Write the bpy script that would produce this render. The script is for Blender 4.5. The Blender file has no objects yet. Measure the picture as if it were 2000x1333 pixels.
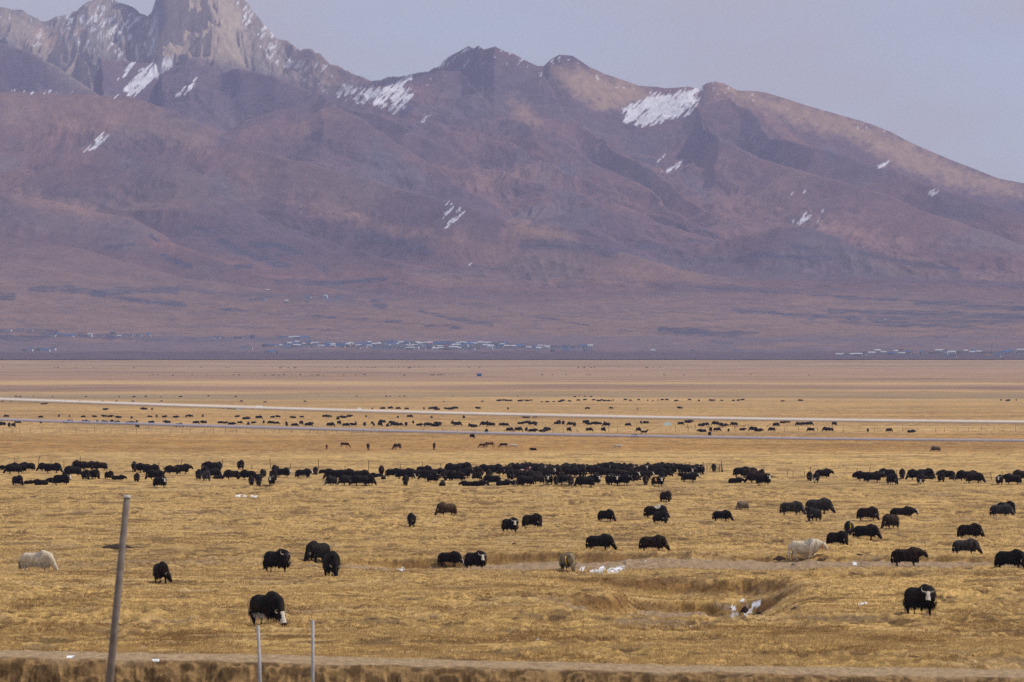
import bpy, bmesh, math, random
import numpy as np
from mathutils import Vector, Matrix
random.seed(7); rng = np.random.default_rng(7)
S = bpy.context.scene
COL = S.collection
F = 11111.0; YH = 690.0          # focal length and horizon row, in pixels of the 2000 px wide photograph

# ---------------------------------------------------------------- camera
cd = bpy.data.cameras.new('camera'); cam = bpy.data.objects.new('camera', cd); COL.objects.link(cam)
cd.lens = 200; cd.sensor_width = 36; cd.clip_start = 0.5; cd.clip_end = 80000
cam.rotation_euler = (math.radians(90) + math.atan((YH-666.5)/F), 0, 0)
cd.dof.use_dof = True; cd.dof.focus_distance = 620; cd.dof.aperture_fstop = 5.6
S.camera = cam

# ---------------------------------------------------------------- sky, sun, exposure
SUN_EL, SUN_AZ = 47, 80          # azimuth clockwise from +Y (view direction): to the right, a little beyond
W = bpy.data.worlds.new('World'); S.world = W; W.use_nodes = True
nt = W.node_tree; N = nt.nodes; L = nt.links
bg = N['Background']
sky = N.new('ShaderNodeTexSky'); sky.sky_type = 'NISHITA'; sky.sun_disc = False
sky.sun_elevation = math.radians(SUN_EL); sky.sun_rotation = math.radians(SUN_AZ)
sky.altitude = 4000; sky.dust_density = 1.5
tc = N.new('ShaderNodeTexCoord')
mp = N.new('ShaderNodeMapping'); mp.inputs['Scale'].default_value = (17, 17, 52); mp.inputs['Location'].default_value = (1.3, 0.2, 0.6)
nz = N.new('ShaderNodeTexNoise'); nz.inputs['Scale'].default_value = 1.3; nz.inputs['Detail'].default_value = 5; nz.inputs['Roughness'].default_value = .5
rp = N.new('ShaderNodeValToRGB'); rp.color_ramp.elements[0].position = .34; rp.color_ramp.elements[0].color = (.62,.62,.62,1)
rp.color_ramp.elements[1].position = .62; rp.color_ramp.elements[1].color = (.97,.97,.97,1)
mx = N.new('ShaderNodeMix'); mx.data_type = 'RGBA'
L.new(tc.outputs['Generated'], mp.inputs['Vector']); L.new(mp.outputs[0], nz.inputs['Vector']); L.new(nz.outputs['Fac'], rp.inputs[0])
L.new(rp.outputs[0], mx.inputs[0]); L.new(sky.outputs[0], mx.inputs[6]); mx.inputs[7].default_value = (4.5, 4.42, 4.72, 1)
L.new(mx.outputs[2], bg.inputs['Color']); bg.inputs['Strength'].default_value = 0.10
sl = bpy.data.lights.new('sun', 'SUN'); so = bpy.data.objects.new('sun', sl); COL.objects.link(so)
sl.energy = 2.6; sl.angle = math.radians(3.0); sl.color = (1, .93, .82)
a, e = math.radians(SUN_AZ), math.radians(SUN_EL)
sv = Vector((math.sin(a)*math.cos(e), math.cos(a)*math.cos(e), math.sin(e)))
so.rotation_euler = sv.to_track_quat('Z', 'Y').to_euler(); so.location = (50, -20, 60)
S.view_settings.view_transform = 'Standard'; S.view_settings.look = 'None'
S.view_settings.exposure = 0.35; S.view_settings.gamma = 1
S.cycles.max_bounces = 5; S.cycles.diffuse_bounces = 2; S.cycles.volume_bounces = 0
S.cycles.use_denoising = False; S.cycles.sample_clamp_direct = 4; S.cycles.sample_clamp_indirect = 2

# ---------------------------------------------------------------- numpy helpers
TAB = rng.random((1024, 1024)).astype(np.float32)
def vnoise(x, y, seed=0):
    x = np.asarray(x, dtype=np.float64) + seed*17.31; y = np.asarray(y, dtype=np.float64) + seed*41.77
    xi = np.floor(x).astype(np.int64); yi = np.floor(y).astype(np.int64)
    fx = (x-xi); fy = (y-yi); fx = fx*fx*fx*(fx*(fx*6-15)+10); fy = fy*fy*fy*(fy*(fy*6-15)+10)
    x0 = xi & 1023; x1 = (xi+1) & 1023; y0 = yi & 1023; y1 = (yi+1) & 1023
    return (TAB[x0,y0]*(1-fx)+TAB[x1,y0]*fx)*(1-fy) + (TAB[x0,y1]*(1-fx)+TAB[x1,y1]*fx)*fy
def fbm(x, y, o=4, seed=0, g=.5):
    s = 0; a = 1; t = 0
    for i in range(o):
        s = s + a*vnoise(x*2**i, y*2**i, seed+i*3); t += a; a *= g
    return s/t
def ridged(x, y, o=4, seed=0, g=.5):
    s = 0; a = 1; t = 0
    for i in range(o):
        s = s + a*(1-np.abs(2*vnoise(x*2**i, y*2**i, seed+i*5)-1)); t += a; a *= g
    return s/t
def sstep(a, b, x):
    t = np.clip((x-a)/(b-a), 0, 1); return t*t*(3-2*t)
def inpoly(px, py, poly):
    poly = np.array(poly, float); x0, y0 = poly.min(0); x1, y1 = poly.max(0)
    out = np.zeros(px.shape, bool); m = (px >= x0) & (px <= x1) & (py >= y0) & (py <= y1)
    if not m.any(): return out
    qx = px[m]; qy = py[m]; r = np.zeros(qx.shape, bool); n = len(poly)
    for i in range(n):
        ax, ay = poly[i]; bx, by = poly[(i+1) % n]
        if ay == by: continue
        c = ((ay > qy) != (by > qy)) & (qx < (bx-ax)*(qy-ay)/(by-ay)+ax); r ^= c
    out[m] = r; return out
def polyd(px, py, poly, pad):
    """signed distance to a polygon edge (inside positive) near it, -pad elsewhere"""
    p = np.array(poly, float); x0, y0 = p.min(0)-pad; x1, y1 = p.max(0)+pad
    out = np.full(px.shape, -float(pad)); m = (px >= x0) & (px <= x1) & (py >= y0) & (py <= y1)
    if m.any():
        qx = px[m]; qy = py[m]; d = np.minimum(segdist(qx, qy, list(poly)+[poly[0]]), 200.0); ins = inpoly(qx, qy, poly); out[m] = np.where(ins, d, -np.minimum(d, pad))
    return out
def segdist(px, py, pts, ky=1.0):
    d = np.full(np.shape(px), 1e9); 
    for (ax, ay), (bx, by) in zip(pts[:-1], pts[1:]):
        vx = bx-ax; vy = (by-ay)*ky; wx = px-ax; wy = (py-ay)*ky
        t = np.clip((wx*vx+wy*vy)/(vx*vx+vy*vy+1e-9), 0, 1)
        d = np.minimum(d, np.hypot(wx-t*vx, wy-t*vy))
    return d
def interp(pts, x):
    p = np.array(pts, float); return np.interp(x, p[:,0], p[:,1])

# ---------------------------------------------------------------- the plain's profile: photo row -> distance
YT = [(1345,183),(1300,205),(1222,255),(1200,275),(1127,370),(1105,420),(1075,480),(1028,570),(1000,640),(950,790),(920,950),(905,1050),(877,1400),
      (848,1900),(830,2250),(800,3150),(780,3900),(760,5000),(740,6300),(720,8000),(700,9400),(690,10300),(680,11000)]
_y = np.array([p[0] for p in YT], float)[::-1]; _d = np.log(np.array([p[1] for p in YT], float))[::-1]
_yy = np.arange(680, 1345.1, .5); _dd = np.interp(_yy, _y, _d)
_k = np.hanning(61); _k /= _k.sum(); _dd = np.convolve(np.pad(_dd, 30, mode='reflect', reflect_type='odd'), _k, mode='valid')
_D = np.exp(_dd)
def D_of_y(y): return np.interp(y, _yy, _D)
def y_of_D(D): return np.interp(D, _D[::-1], _yy[::-1])
LIP = [(-600,1276),(0,1284),(500,1293),(700,1298),(1000,1306),(1300,1314),(2000,1323),(2600,1330)]
def base_z(D): return -(y_of_D(D)-YH)/F*D
def w_of(px, y):                       # base-profile point on the plain for a photo position
    D = D_of_y(y); return ((px-1000)/F*D, D)
def wl(pts): return [tuple(float(v) for v in w_of(x, y)) for x, y in pts]
WASH_A = wl([(-900,1092),(0,1092),(300,1095),(600,1097),(800,1092),(1000,1091),(1150,1095),(1300,1100),(1450,1098),(1600,1094),(1800,1098),(2200,1097),(2900,1097)])
WASH_B = wl([(1060,1137),(1200,1137),(1300,1137),(1380,1140),(1432,1146),(1470,1148)])
WASH_C = wl([(1480,1150),(1435,1147),(1424,1158),(1408,1168),(1360,1175),(1300,1178),(1200,1178),(1120,1176),(1060,1175)])
WASH_M = wl([(1040,1160),(1150,1160),(1300,1160),(1400,1159)])
WASH_D = wl([(1430,1122),(1550,1122),(1700,1120),(1850,1118)])
def pathdist(X, D, pts):               # signed: positive = farther side
    d = np.full(X.shape, 1e9); sg = np.zeros(X.shape)
    for (ax, ay), (bx, by) in zip(pts[:-1], pts[1:]):
        vx = bx-ax; vy = by-ay; wx = X-ax; wy = D-ay
        t = np.clip((wx*vx+wy*vy)/(vx*vx+vy*vy), 0, 1); dx = wx-t*vx; dy = wy-t*vy; q = np.hypot(dx, dy)
        m = q < d; d[m] = q[m]; sg[m] = dy[m]
    return d, sg
def ground_z(X, D, detail=True, parts=False):
    X = np.atleast_1d(np.asarray(X, float)); D = np.atleast_1d(np.asarray(D, float))
    px = X/np.maximum(D, 1)*F+1000
    z = base_z(np.clip(D, 183, 11000))
    # undulation
    und = (fbm(X/38, D/30, 3, 2)-.5)*1.0 + (fbm(X/9, D/8, 2, 9)-.5)*.34
    und = und*sstep(183, 215, D)*(1-.5*sstep(600, 1500, D)) 
    z = z + und
    if detail:
        amp = 1-.55*sstep(500, 1400, D)
        patch = .35+.9*sstep(.35, .65, fbm(X/22, D/26, 3, 31))
        wx = X+ (fbm(X/3, D/3, 2, 71)-.5)*2.0
        h1 = ridged(wx/2.6, D/2.2, 3, 4); h2 = fbm(X/.45, D/.5, 2, 6)
        h3 = ridged(X/1.25, D/1.5, 2, 17); z = z + amp*(.52*patch*(h1-.62) + .20*patch*(h3-.6) + .11*(h2-.5))*sstep(183, 190, D)
    # washes
    bed = np.zeros(X.shape); bank = np.zeros(X.shape)
    near = (D > 230) & (D < 620)
    if near.any():
        x = X[near]; d = D[near]; q = px[near]; wob = (fbm(x/5, d/5, 4, 12)-.5)*7.5
        zz = np.zeros(x.shape); bb = np.zeros(x.shape); kk = np.zeros(x.shape)
        hwA = interp([(-600,3),(250,3.5),(600,4),(750,5),(1150,8),(1250,12),(1450,13),(1620,9),(1900,7)], q)
        dpA = interp([(-600,.10),(500,.14),(680,.45),(760,.85),(1150,.85),(1300,.5),(1500,.5),(1800,.5),(2100,.55)], q)
        for pts, hw, dp, bf, bn in ((WASH_A, hwA, dpA, 1.8, 42), (WASH_B, 3.0+0*q, 1.2*sstep(1000,1330,q)*(1-sstep(1440,1600,q)), 3.4, 46), (WASH_M, 2.0+0*q, -.42*sstep(1060,1200,q)*(1-sstep(1370,1410,q)), 8, 8), (WASH_C, interp([(1100,2.),(1230,5.),(1330,4.5),(1400,2.2),(1450,2.0),(1550,1.5)], q), 1.0*sstep(1060,1230,q)*(1-sstep(1450,1600,q)), 2.4, 34),
                                    (WASH_D, 2.0+0*q, .6*sstep(1430,1500,q)*(1-sstep(1750,1850,q)), 1.8, 22)):
            ds, sg = pathdist(x, d, pts); ds = ds+wob*.45
            bw = np.where(sg > 0, bf, bn)
            c = 1-sstep(0, 1, (ds-hw)/bw); zz -= dp*c
            if pts is not WASH_D and pts is not WASH_B and pts is not WASH_M: bb = np.maximum(bb, np.clip(dp*3, 0, 1)*(1-sstep(-.1, .12, (ds-hw)/bw)))
            if pts is WASH_M: continue
            kk = np.maximum(kk, np.clip(dp*1.6, 0, 1)*c*(1-c)*4*(sg > 0))
        zz = zz + kk*(.55*(ridged(x/1.4, d/1.1, 3, 63)-.62)+.25*(fbm(x/.5, d/.5, 2, 64)-.5))*(1 if detail else 0)
        z[near] += zz; bed[near] = bb; bank[near] = kk
        if detail:
            hh = .52*(ridged((x)/2.6, d/2.2, 3, 4)-.62)*.6
            z[near] -= hh*np.clip(bb, 0, 1)
    # the near bank at 150 m, lower ground before it and the slope up to the camera
    lz = -(interp(LIP, px)-YH)/F*150
    jit = (fbm(X/2.2, D*0, 3, 51)-.5)*1.2
    top = lz + (fbm(X/.7, D/.7, 3, 8)-.5)*.10
    dn = D + jit
    near = np.where(D < 110, -1.7-.0718*np.maximum(D-5, 0), -9.25+(110-D)*.01)
    face = sstep(148.0, 149.9, dn)
    zf = near*(1-face) + top*face + face*(1-face)*1.6*(ridged(X/.5, D/.45, 3, 14)-.55)
    back = sstep(153, 168, D)
    zf = zf*(1-back) + z*back
    z = np.where(D < 170, zf, z)
    if parts: return z, bed, bank, face*(1-back)
    return z
def ray_ground(px, py, detail=False):
    """world point where the ground shows at this photo position"""
    D = np.concatenate([np.linspace(146, 183, 200), D_of_y(np.clip(np.linspace(py+60, py-60, 1400), 681, 1344))]) if py > 1250 else D_of_y(np.clip(np.linspace(py+60, py-60, 1600), 681, 1344))
    X = (px-1000)/F*D; z = ground_z(X, D, detail)
    yy = YH - z/D*F; vis = np.minimum.accumulate(yy)
    i = np.argmax(vis <= py); return Vector((float(X[i]), float(D[i]), float(z[i])))

def node_mat(name, rough=.9):
    m = bpy.data.materials.new(name); m.use_nodes = True
    b = m.node_tree.nodes['Principled BSDF']; b.inputs['Roughness'].default_value = rough
    b.inputs['Specular IOR Level'].default_value = .2
    return m, m.node_tree.nodes, m.node_tree.links, b
def flat(name, c, rough=.8, var=.12, scale=3.0, metal=0):
    m, n, l, b = node_mat(name, rough); b.inputs['Metallic'].default_value = metal
    t = n.new('ShaderNodeTexCoord'); z = n.new('ShaderNodeTexNoise'); z.inputs['Scale'].default_value = scale; z.inputs['Detail'].default_value = 4
    r = n.new('ShaderNodeValToRGB'); r.color_ramp.elements[0].position = .3; r.color_ramp.elements[1].position = .7
    r.color_ramp.elements[0].color = (*[v*(1-var) for v in c], 1); r.color_ramp.elements[1].color = (*[min(1, v*(1+var)) for v in c], 1)
    l.new(t.outputs['Object'], z.inputs['Vector']); l.new(z.outputs['Fac'], r.inputs[0]); l.new(r.outputs[0], b.inputs['Base Color'])
    return m
def grid_mesh(name, V, nr, nc, mat, col=None, smooth=True):
    me = bpy.data.meshes.new(name)
    me.vertices.add(len(V)); me.vertices.foreach_set('co', V.astype(np.float32).ravel())
    i = np.arange(nr-1)[:, None]*nc + np.arange(nc-1)[None, :]
    q = np.stack([i, i+1, i+1+nc, i+nc], -1).reshape(-1, 4).astype(np.int32); n = len(q)
    me.loops.add(n*4); me.loops.foreach_set('vertex_index', q.ravel())
    me.polygons.add(n); me.polygons.foreach_set('loop_start', np.arange(0, n*4, 4, dtype=np.int32))
    me.polygons.foreach_set('loop_total', np.full(n, 4, dtype=np.int32)) if hasattr(me.polygons[0], 'loop_total') and False else None
    me.update(calc_edges=True)
    if smooth: me.polygons.foreach_set('use_smooth', np.ones(n, bool))
    if col is not None:
        a = me.color_attributes.new('tone', 'FLOAT_COLOR', 'POINT')
        a.data.foreach_set('color', np.concatenate([col, np.ones((len(col), 1))], 1).astype(np.float32).ravel())
    me.materials.append(mat); o = bpy.data.objects.new(name, me); COL.objects.link(o); return o

# ---------------------------------------------------------------- ground sheet
def lin(r, g, b): return np.array([((v/255+.055)/1.055)**2.4 if v > 10 else v/255/12.92 for v in (r, g, b)])
DIRT = ([(1452,1188),(1462,1178),(1468,1183),(1458,1196),(1450,1196)], [(1474,1200),(1488,1192),(1490,1202),(1478,1206)], [(1540,1190),(1552,1182),(1564,1184),(1564,1192),(1550,1192)],
 [(778,1168),(800,1166),(832,1167),(830,1172),(776,1174)], [(1150,1128),(1156,1127),(1156,1130)], [(1350,1222),(1372,1215),(1404,1213),(1400,1220),(1372,1224)], [(1060,1190),(1100,1188),(1118,1195),(1116,1200),(1076,1198)],
 [(1018,1200),(1040,1196),(1062,1202),(1060,1212),(1030,1208)], [(1150,1202),(1170,1200),(1196,1212),(1180,1216),(1160,1210)], [(1570,1205),(1640,1200),(1740,1206),(1730,1216),(1640,1218),(1580,1214)], [(700,1206),(760,1204),(790,1216),(740,1220),(700,1214)],
 [(836,1203),(852,1202),(858,1210),(842,1210)], [(960,1268),(1010,1266),(1018,1280),(970,1282)], [(1930,1130),(1990,1128),(2000,1134),(1945,1137)], [(30,1262),(90,1258),(120,1266),(60,1270)], [(285,1272),(345,1270),(350,1276),(290,1278)], [(540,1240),(570,1238),(574,1244),(545,1245)],
 [(1385,1200),(1440,1196),(1470,1206),(1400,1206)], [(0,1060),(100,1058),(100,1064),(0,1066)], [(270,1053),(350,1050),(330,1058)], [(1740,1220),(1765,1216),(1770,1223),(1745,1224)])
def build_ground():
    cols = np.concatenate([np.linspace(-2500, -80, 60)[:-1], np.arange(-80, 2080, 1.6), np.linspace(2080, 4500, 60)[1:]])
    rows = np.concatenate([np.linspace(2, 140, 40), np.arange(141, 147, .8), np.arange(147, 156, .055), np.linspace(156.5, 182, 16), D_of_y(np.concatenate([np.arange(1344, 1186, -.52), np.arange(1186, 1128, -.2), np.arange(1128, 1100, -.5), np.arange(1100, 1078, -.28), np.arange(1078, 684, -.52)]))])
    rows = np.maximum.accumulate(rows + np.arange(len(rows))*1e-4)
    D, P = np.meshgrid(rows, cols, indexing='ij'); X = (P-1000)/F*np.maximum(D, 60)
    sh = D.shape; X = X.ravel(); D = D.ravel(); P = P.ravel()
    z, bed, bank, face = ground_z(X, D, True, True)
    V = np.stack([X, D, z], 1)
    ys = (YH - z/D*F); Y2 = ys.reshape(sh); vis = (Y2 <= np.minimum.accumulate(np.where(rows[:, None] > 100, Y2, 9999), 0)+1.2).ravel()
    yb = y_of_D(np.clip(D, 183, 11000))
    yb = yb + (fbm(X/np.maximum(D, 300)*14, yb/22, 3, 77)-.5)*9 + (fbm(X/np.maximum(D, 300)*60, yb/5, 3, 79)-.5)*4
    # broad bands of grass and bare pasture across the plain: (row, r, g, b) base colour of the sward
    B = [(680,.17,.115,.095),(697,.18,.12,.095),(701,.30,.19,.12),(706,.29,.185,.12),(714,.25,.165,.115),(722,.27,.17,.11),(728,.22,.14,.10),(732,.28,.17,.10),(737,.24,.14,.095),(743,.28,.17,.095),(746,.44,.29,.13),(749,.46,.30,.13),(753,.25,.155,.10),(757,.18,.10,.085),(762,.19,.11,.085),(765,.36,.225,.10),(770,.30,.20,.11),(773,.20,.155,.105),(778,.21,.16,.105),(781,.38,.24,.10),(790,.34,.205,.082),(800,.37,.23,.09),(812,.34,.20,.075),(828,.37,.225,.085),(844,.41,.26,.11),(853,.33,.185,.058),(872,.32,.17,.048),(880,.34,.185,.058),(886,.41,.26,.10),(900,.40,.255,.095),(925,.41,.26,.10),(950,.385,.245,.092),(1000,.38,.24,.09),(1150,.37,.235,.088),(1250,.35,.22,.08),(1345,.33,.205,.075)]
    B = np.array(B); C = np.stack([np.interp(yb, B[:, 0], B[:, k]) for k in (1, 2, 3)], 1)
    far = sstep(1500, 5000, D)
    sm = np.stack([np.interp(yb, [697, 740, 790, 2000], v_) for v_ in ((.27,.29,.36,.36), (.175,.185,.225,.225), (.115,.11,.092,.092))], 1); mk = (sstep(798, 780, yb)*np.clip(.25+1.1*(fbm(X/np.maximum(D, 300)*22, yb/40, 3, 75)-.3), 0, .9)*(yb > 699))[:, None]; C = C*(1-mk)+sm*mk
    n1 = fbm(X/60, D/60, 4, 21); n2 = fbm(X/7, D/9, 3, 25); ns = fbm(X/(D*.05+40), yb/2.6, 3, 28)
    k = 1 + (n1-.5)*.35 + (n2-.5)*.45*(1-.7*far) + (ns-.5)*.62*sstep(700, 1400, D)
    C = C*k[:, None]*np.array([1.19, 1.20, 1.12])
    # brown roots and painted-in shade between tussocks, blond tips on them
    und = ridged((X+(fbm(X/3, D/3, 2, 71)-.5)*2.0)/2.6, D/2.2, 3, 4)
    lowm = np.maximum(.85*sstep(.60, .44, und), sstep(.56, .40, ridged(X/1.25, D/1.5, 2, 17))*sstep(.35, .6, fbm(X/22, D/26, 3, 31)))*(1-far)*.9*(1-.5*sstep(600, 1200, D)); low = lowm[:, None]
    C = C*(1-low) + np.array([.085, .043, .015])*low
    dk = (sstep(.57, .72, fbm(X/5, D/9, 4, 41))*.55*(1-far))[:, None]; C = C*(1-dk)+np.array([.17, .095, .040])*dk
    bl = (sstep(.60, .75, fbm(X/4, D/4, 3, 45))*.45*(1-far))[:, None]; C = C*(1-bl)+np.array([.46, .32, .16])*bl
    # gravel of the wash, brown banks with backlit shade painted in
    g = .8+.5*fbm(X/.5, D/.8, 3, 61)
    b = np.clip(bed, 0, 1)[:, None]; C = C*(1-b) + (np.array([.29, .20, .12])*g[:, None])*b
    kk = np.clip(bank*.85, 0, .88)[:, None]; C = C*(1-kk) + np.array([.15, .075, .022])*(.45+1.1*fbm(X/1.1, D/.8, 3, 62)[:, None])*kk
    # near bank: dusty lip, matted brown face darkened further as backlit shade
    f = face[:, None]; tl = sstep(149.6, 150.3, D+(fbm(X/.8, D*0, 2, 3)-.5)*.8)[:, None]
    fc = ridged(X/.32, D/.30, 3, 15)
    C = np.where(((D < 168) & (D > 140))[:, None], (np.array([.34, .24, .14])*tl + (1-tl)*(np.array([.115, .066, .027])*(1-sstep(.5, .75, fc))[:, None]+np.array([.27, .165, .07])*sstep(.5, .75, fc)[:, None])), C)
    # marks traced on the ground
    wx = P + (fbm(X/.9, D/1.5, 2, 81)-.5)*8; wy = ys + (fbm(X/.9, D/1.5, 2, 83)-.5)*4
    def paint(poly, c, a=1):
        nonlocal C
        m = (inpoly(wx, wy, poly) & vis)[:, None]*a; C = C*(1-m)+np.array(c)*m
    snow = (.75, .78, .85)
    for s in ([(1152,1116),(1165,1111),(1182,1106),(1180,1114),(1160,1118)], [(1185,1110),(1198,1110),(1212,1108),(1219,1111),(1205,1117),(1192,1116)], [(1130,1110),(1142,1108),(1140,1115),(1132,1114)],
              [(1418,1188),(1432,1183),(1445,1188),(1430,1190)], [(1425,1200),(1436,1194),(1446,1196),(1440,1203),(1428,1204)], [(1448,1202),(1460,1193),(1474,1189),(1470,1194),(1455,1204)],
              [(1458,1182),(1470,1175),(1480,1173),(1470,1183)], [(1466,1186),(1478,1176),(1492,1172),(1480,1184),(1470,1188)], [(1444,1174),(1452,1168),(1452,1174)], [(1342,1224),(1352,1221),(1350,1226)],
              [(1675,1180),(1692,1176),(1694,1179),(1680,1183)], [(1036,1250),(1050,1247),(1050,1250),(1038,1252)], [(458,967),(500,969),(500,971),(460,970)], [(130,1281),(145,1281),(140,1286),(128,1286)], [(296,1289),(312,1288),(312,1292),(298,1292)],
              [(276,1261),(282,1260),(283,1264),(277,1265)],[(1664,1100),(1674,1099),(1674,1102),(1665,1103)],[(1252,1095),(1262,1094),(1262,1097)],[(775,1112),(790,1111),(790,1113)]): paint(s, snow)
    dirt = (.06, .035, .02)
    for s in DIRT: paint(s, dirt, .55)
    for s in ()and([(1452,1188),(1462,1178),(1468,1183),(1458,1196),(1450,1196)], [(1474,1200),(1488,1192),(1490,1202),(1478,1206)], [(1540,1190),(1552,1182),(1564,1184),(1564,1192),(1550,1192)],
              [(778,1168),(800,1166),(832,1167),(830,1172),(776,1174)], [(1150,1128),(1156,1127),(1156,1130)], [(1350,1222),(1372,1215),(1404,1213),(1400,1220),(1372,1224)], [(1060,1190),(1100,1188),(1118,1195),(1116,1200),(1076,1198)],
              [(1740,1220),(1765,1216),(1770,1223),(1745,1224)]): pass
    for s in ([(1195,1212),(1250,1204),(1335,1212),(1350,1222),(1290,1226),(1215,1222)], [(1395,1176),(1425,1178),(1432,1198),(1408,1190)]): paint(s, (.22, .155, .10), .8)
    # far band of dark scrub and silt where the plain meets the slope
    m, n, l, bs = node_mat('grassland')
    at = n.new('ShaderNodeAttribute'); at.attribute_name = 'tone'
    t = n.new('ShaderNodeTexCoord')
    z1 = n.new('ShaderNodeTexNoise'); z1.inputs['Scale'].default_value = 4.5; z1.inputs['Detail'].default_value = 6; z1.inputs['Roughness'].default_value = .75
    m1 = n.new('ShaderNodeMapping'); m1.inputs['Scale'].default_value = (1.2, .55, 1)
    l.new(t.outputs['Object'], m1.inputs[0]); l.new(m1.outputs[0], z1.inputs['Vector'])
    r = n.new('ShaderNodeMapRange'); r.inputs['From Min'].default_value = .36; r.inputs['From Max'].default_value = .64; r.inputs['To Min'].default_value = .62; r.inputs['To Max'].default_value = 1.34
    l.new(z1.outputs['Fac'], r.inputs['Value'])
    vm = n.new('ShaderNodeVectorMath'); vm.operation = 'SCALE'; l.new(at.outputs['Color'], vm.inputs[0]); l.new(r.outputs[0], vm.inputs['Scale']); l.new(vm.outputs[0], bs.inputs['Base Color'])
    bp = n.new('ShaderNodeBump'); bp.inputs['Strength'].default_value = .6; bp.inputs['Distance'].default_value = .12; l.new(z1.outputs['Fac'], bp.inputs['Height']); l.new(bp.outputs[0], bs.inputs['Normal'])
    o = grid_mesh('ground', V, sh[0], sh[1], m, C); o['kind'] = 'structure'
build_ground()

# ---------------------------------------------------------------- mountains
SKY = [(-900,150),(-400,60),(-120,30),(0,10),(25,22),(48,26),(70,36),(95,39),(118,30),(140,23),(165,12),(182,4),(200,1),(218,1),(235,10),(250,14),(268,22),(288,32),(296,26),(303,6),(308,-50),(316,-92),(345,-104),(370,-108),(420,-95),(452,-50),(473,-6),(488,14),(505,28),(520,45),(538,66),(556,76),(580,90),(615,103),(640,120),(665,131),(700,147),(726,157),(745,156),(760,149),(790,146),(815,142),(842,133),(860,122),(880,106),(905,93),(915,87),(926,92),(934,86),(945,94),(966,88),(985,98),(1005,104),(1030,118),(1050,127),(1062,127),(1075,114),(1092,105),(1118,107),(1150,128),(1180,142),(1215,154),(1248,166),(1280,168),(1300,171),(1345,168),(1365,172),(1380,161),(1398,158),(1415,162),(1440,175),(1468,176),(1482,177),(1500,180),(1540,193),(1580,206),(1620,217),(1660,228),(1700,240),(1740,256),(1770,272),(1800,286),(1860,311),(1900,326),(1950,346),(2000,356),(2100,388),(2300,430),(2600,470),(2900,500)]
# crests: points (photo column, photo row, distance in km), front slope, back slope
RID = [
 ([(x, y, 23.0 if x < 560 else 20.5+2.5*max(0, 1-(x-560)/400)) for x, y in SKY], .26, .34),
 ([(-700,60,21),(-100,70,21),(0,84,20.8),(50,100,20.6),(100,130,20.4),(150,163,20.2),(200,182,20),(260,230,19.6),(330,290,19)], .28, .4),
 ([(60,260,21.5),(88,160,21.6),(105,120,21.8),(135,86,22),(160,98,21.8),(180,125,21.6),(192,180,21)], .42, .42),
 ([(183,190,20.4),(186,116,20.6),(240,118,20.8),(300,121,20.8),(350,112,20.7),(400,117,20.6),(450,126,20.4),(500,141,20.2),(540,150,20),(600,172,19.8),(640,188,19.6),(700,206,19.4),(740,218,19.2),(780,235,19),(850,268,18.7),(950,315,18.3),(1050,350,17.8),(1200,385,17.4),(1400,440,16.8)], .27, .36),
 ([(560,210,19),(605,178,19.2),(632,190,18.9),(700,225,18.5),(760,262,18.2),(830,310,17.8),(900,360,17.2),(1000,405,16.8)], .15, .3),
 ([(-900,240,17),(-300,190,17.2),(0,178,17.2),(70,178,17.2),(140,183,17.1),(200,186,17),(245,183,17),(300,205,16.8),(350,216,16.7),(400,240,16.5),(440,258,16.4),(500,288,16.2),(560,305,16),(640,326,15.8),(730,350,15.6),(830,380,15.3),(900,397,15.1),(1000,430,14.9),(1100,458,14.7),(1250,490,14.4)], .23, .34),
 ([(40,330,16),(120,285,16.2),(190,266,16.3),(260,288,16.1),(330,302,15.9),(420,342,15.6),(500,388,15.3),(600,432,15),(700,472,14.7),(800,505,14.3)], .2, .32),
 ([(-500,330,15),(-100,362,15),(0,372,14.9),(60,380,14.8),(120,395,14.7),(180,409,14.6),(250,428,14.4),(330,465,14.2),(420,500,13.9),(560,540,13.5)], .16, .4),
 ([(-300,470,13.6),(0,455,13.7),(100,470,13.6),(220,500,13.4),(360,540,13.1)], .10, .4),
 ([(905,125,20.6),(935,150,20.2),(965,185,19.8),(1000,215,19.4),(1050,242,19),(1110,285,18.6),(1190,325,18.2),(1260,365,17.8),(1340,405,17.2),(1450,445,16.5),(1600,480,16)], .18, .3),
 ([(790,250,18.8),(830,240,19),(900,238,18.9),(960,246,18.8),(1010,258,18.6),(1060,292,18.3),(1140,330,18),(1230,378,17.5),(1330,412,17),(1430,452,16.3)], .24, .32),
 ([(1066,140,20.2),(1090,165,20),(1125,205,19.7),(1165,245,19.4),(1210,285,19),(1260,318,18.6),(1310,345,18.3),(1380,392,17.8),(1480,436,17.2),(1600,470,16.6)], .26, .34),
 ([(1340,185,20.3),(1366,196,20.1),(1380,235,19.6),(1402,262,19.2),(1450,290,18.9),(1530,318,18.5),(1640,352,18),(1760,392,17.5),(1900,440,17)], .19, .3),
 ([(1442,185,20.2),(1470,215,19.9),(1510,262,19.5),(1580,282,19.1),(1660,305,18.8),(1750,332,18.5),(1850,366,18.1),(2000,412,17.6),(2300,480,17)], .25, .32),
 ([(1120,400,16.5),(1200,388,16.6),(1300,420,16.4),(1400,452,16.1),(1520,432,15.9),(1590,436,15.8),(1680,458,15.6),(1760,473,15.5),(1880,505,15.2),(2050,545,14.8),(2300,580,14)], .18, .3),
 ([(650,500,14.6),(760,470,14.8),(860,455,15),(1000,458,15),(1120,476,14.8),(1250,508,14.4),(1400,540,14),(1600,570,13.5)], .12, .4),
 ([(300,440,15.2),(400,420,15.3),(500,440,15.1),(620,480,14.8),(730,520,14.4),(850,552,13.9)], .15, .4),
]
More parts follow.
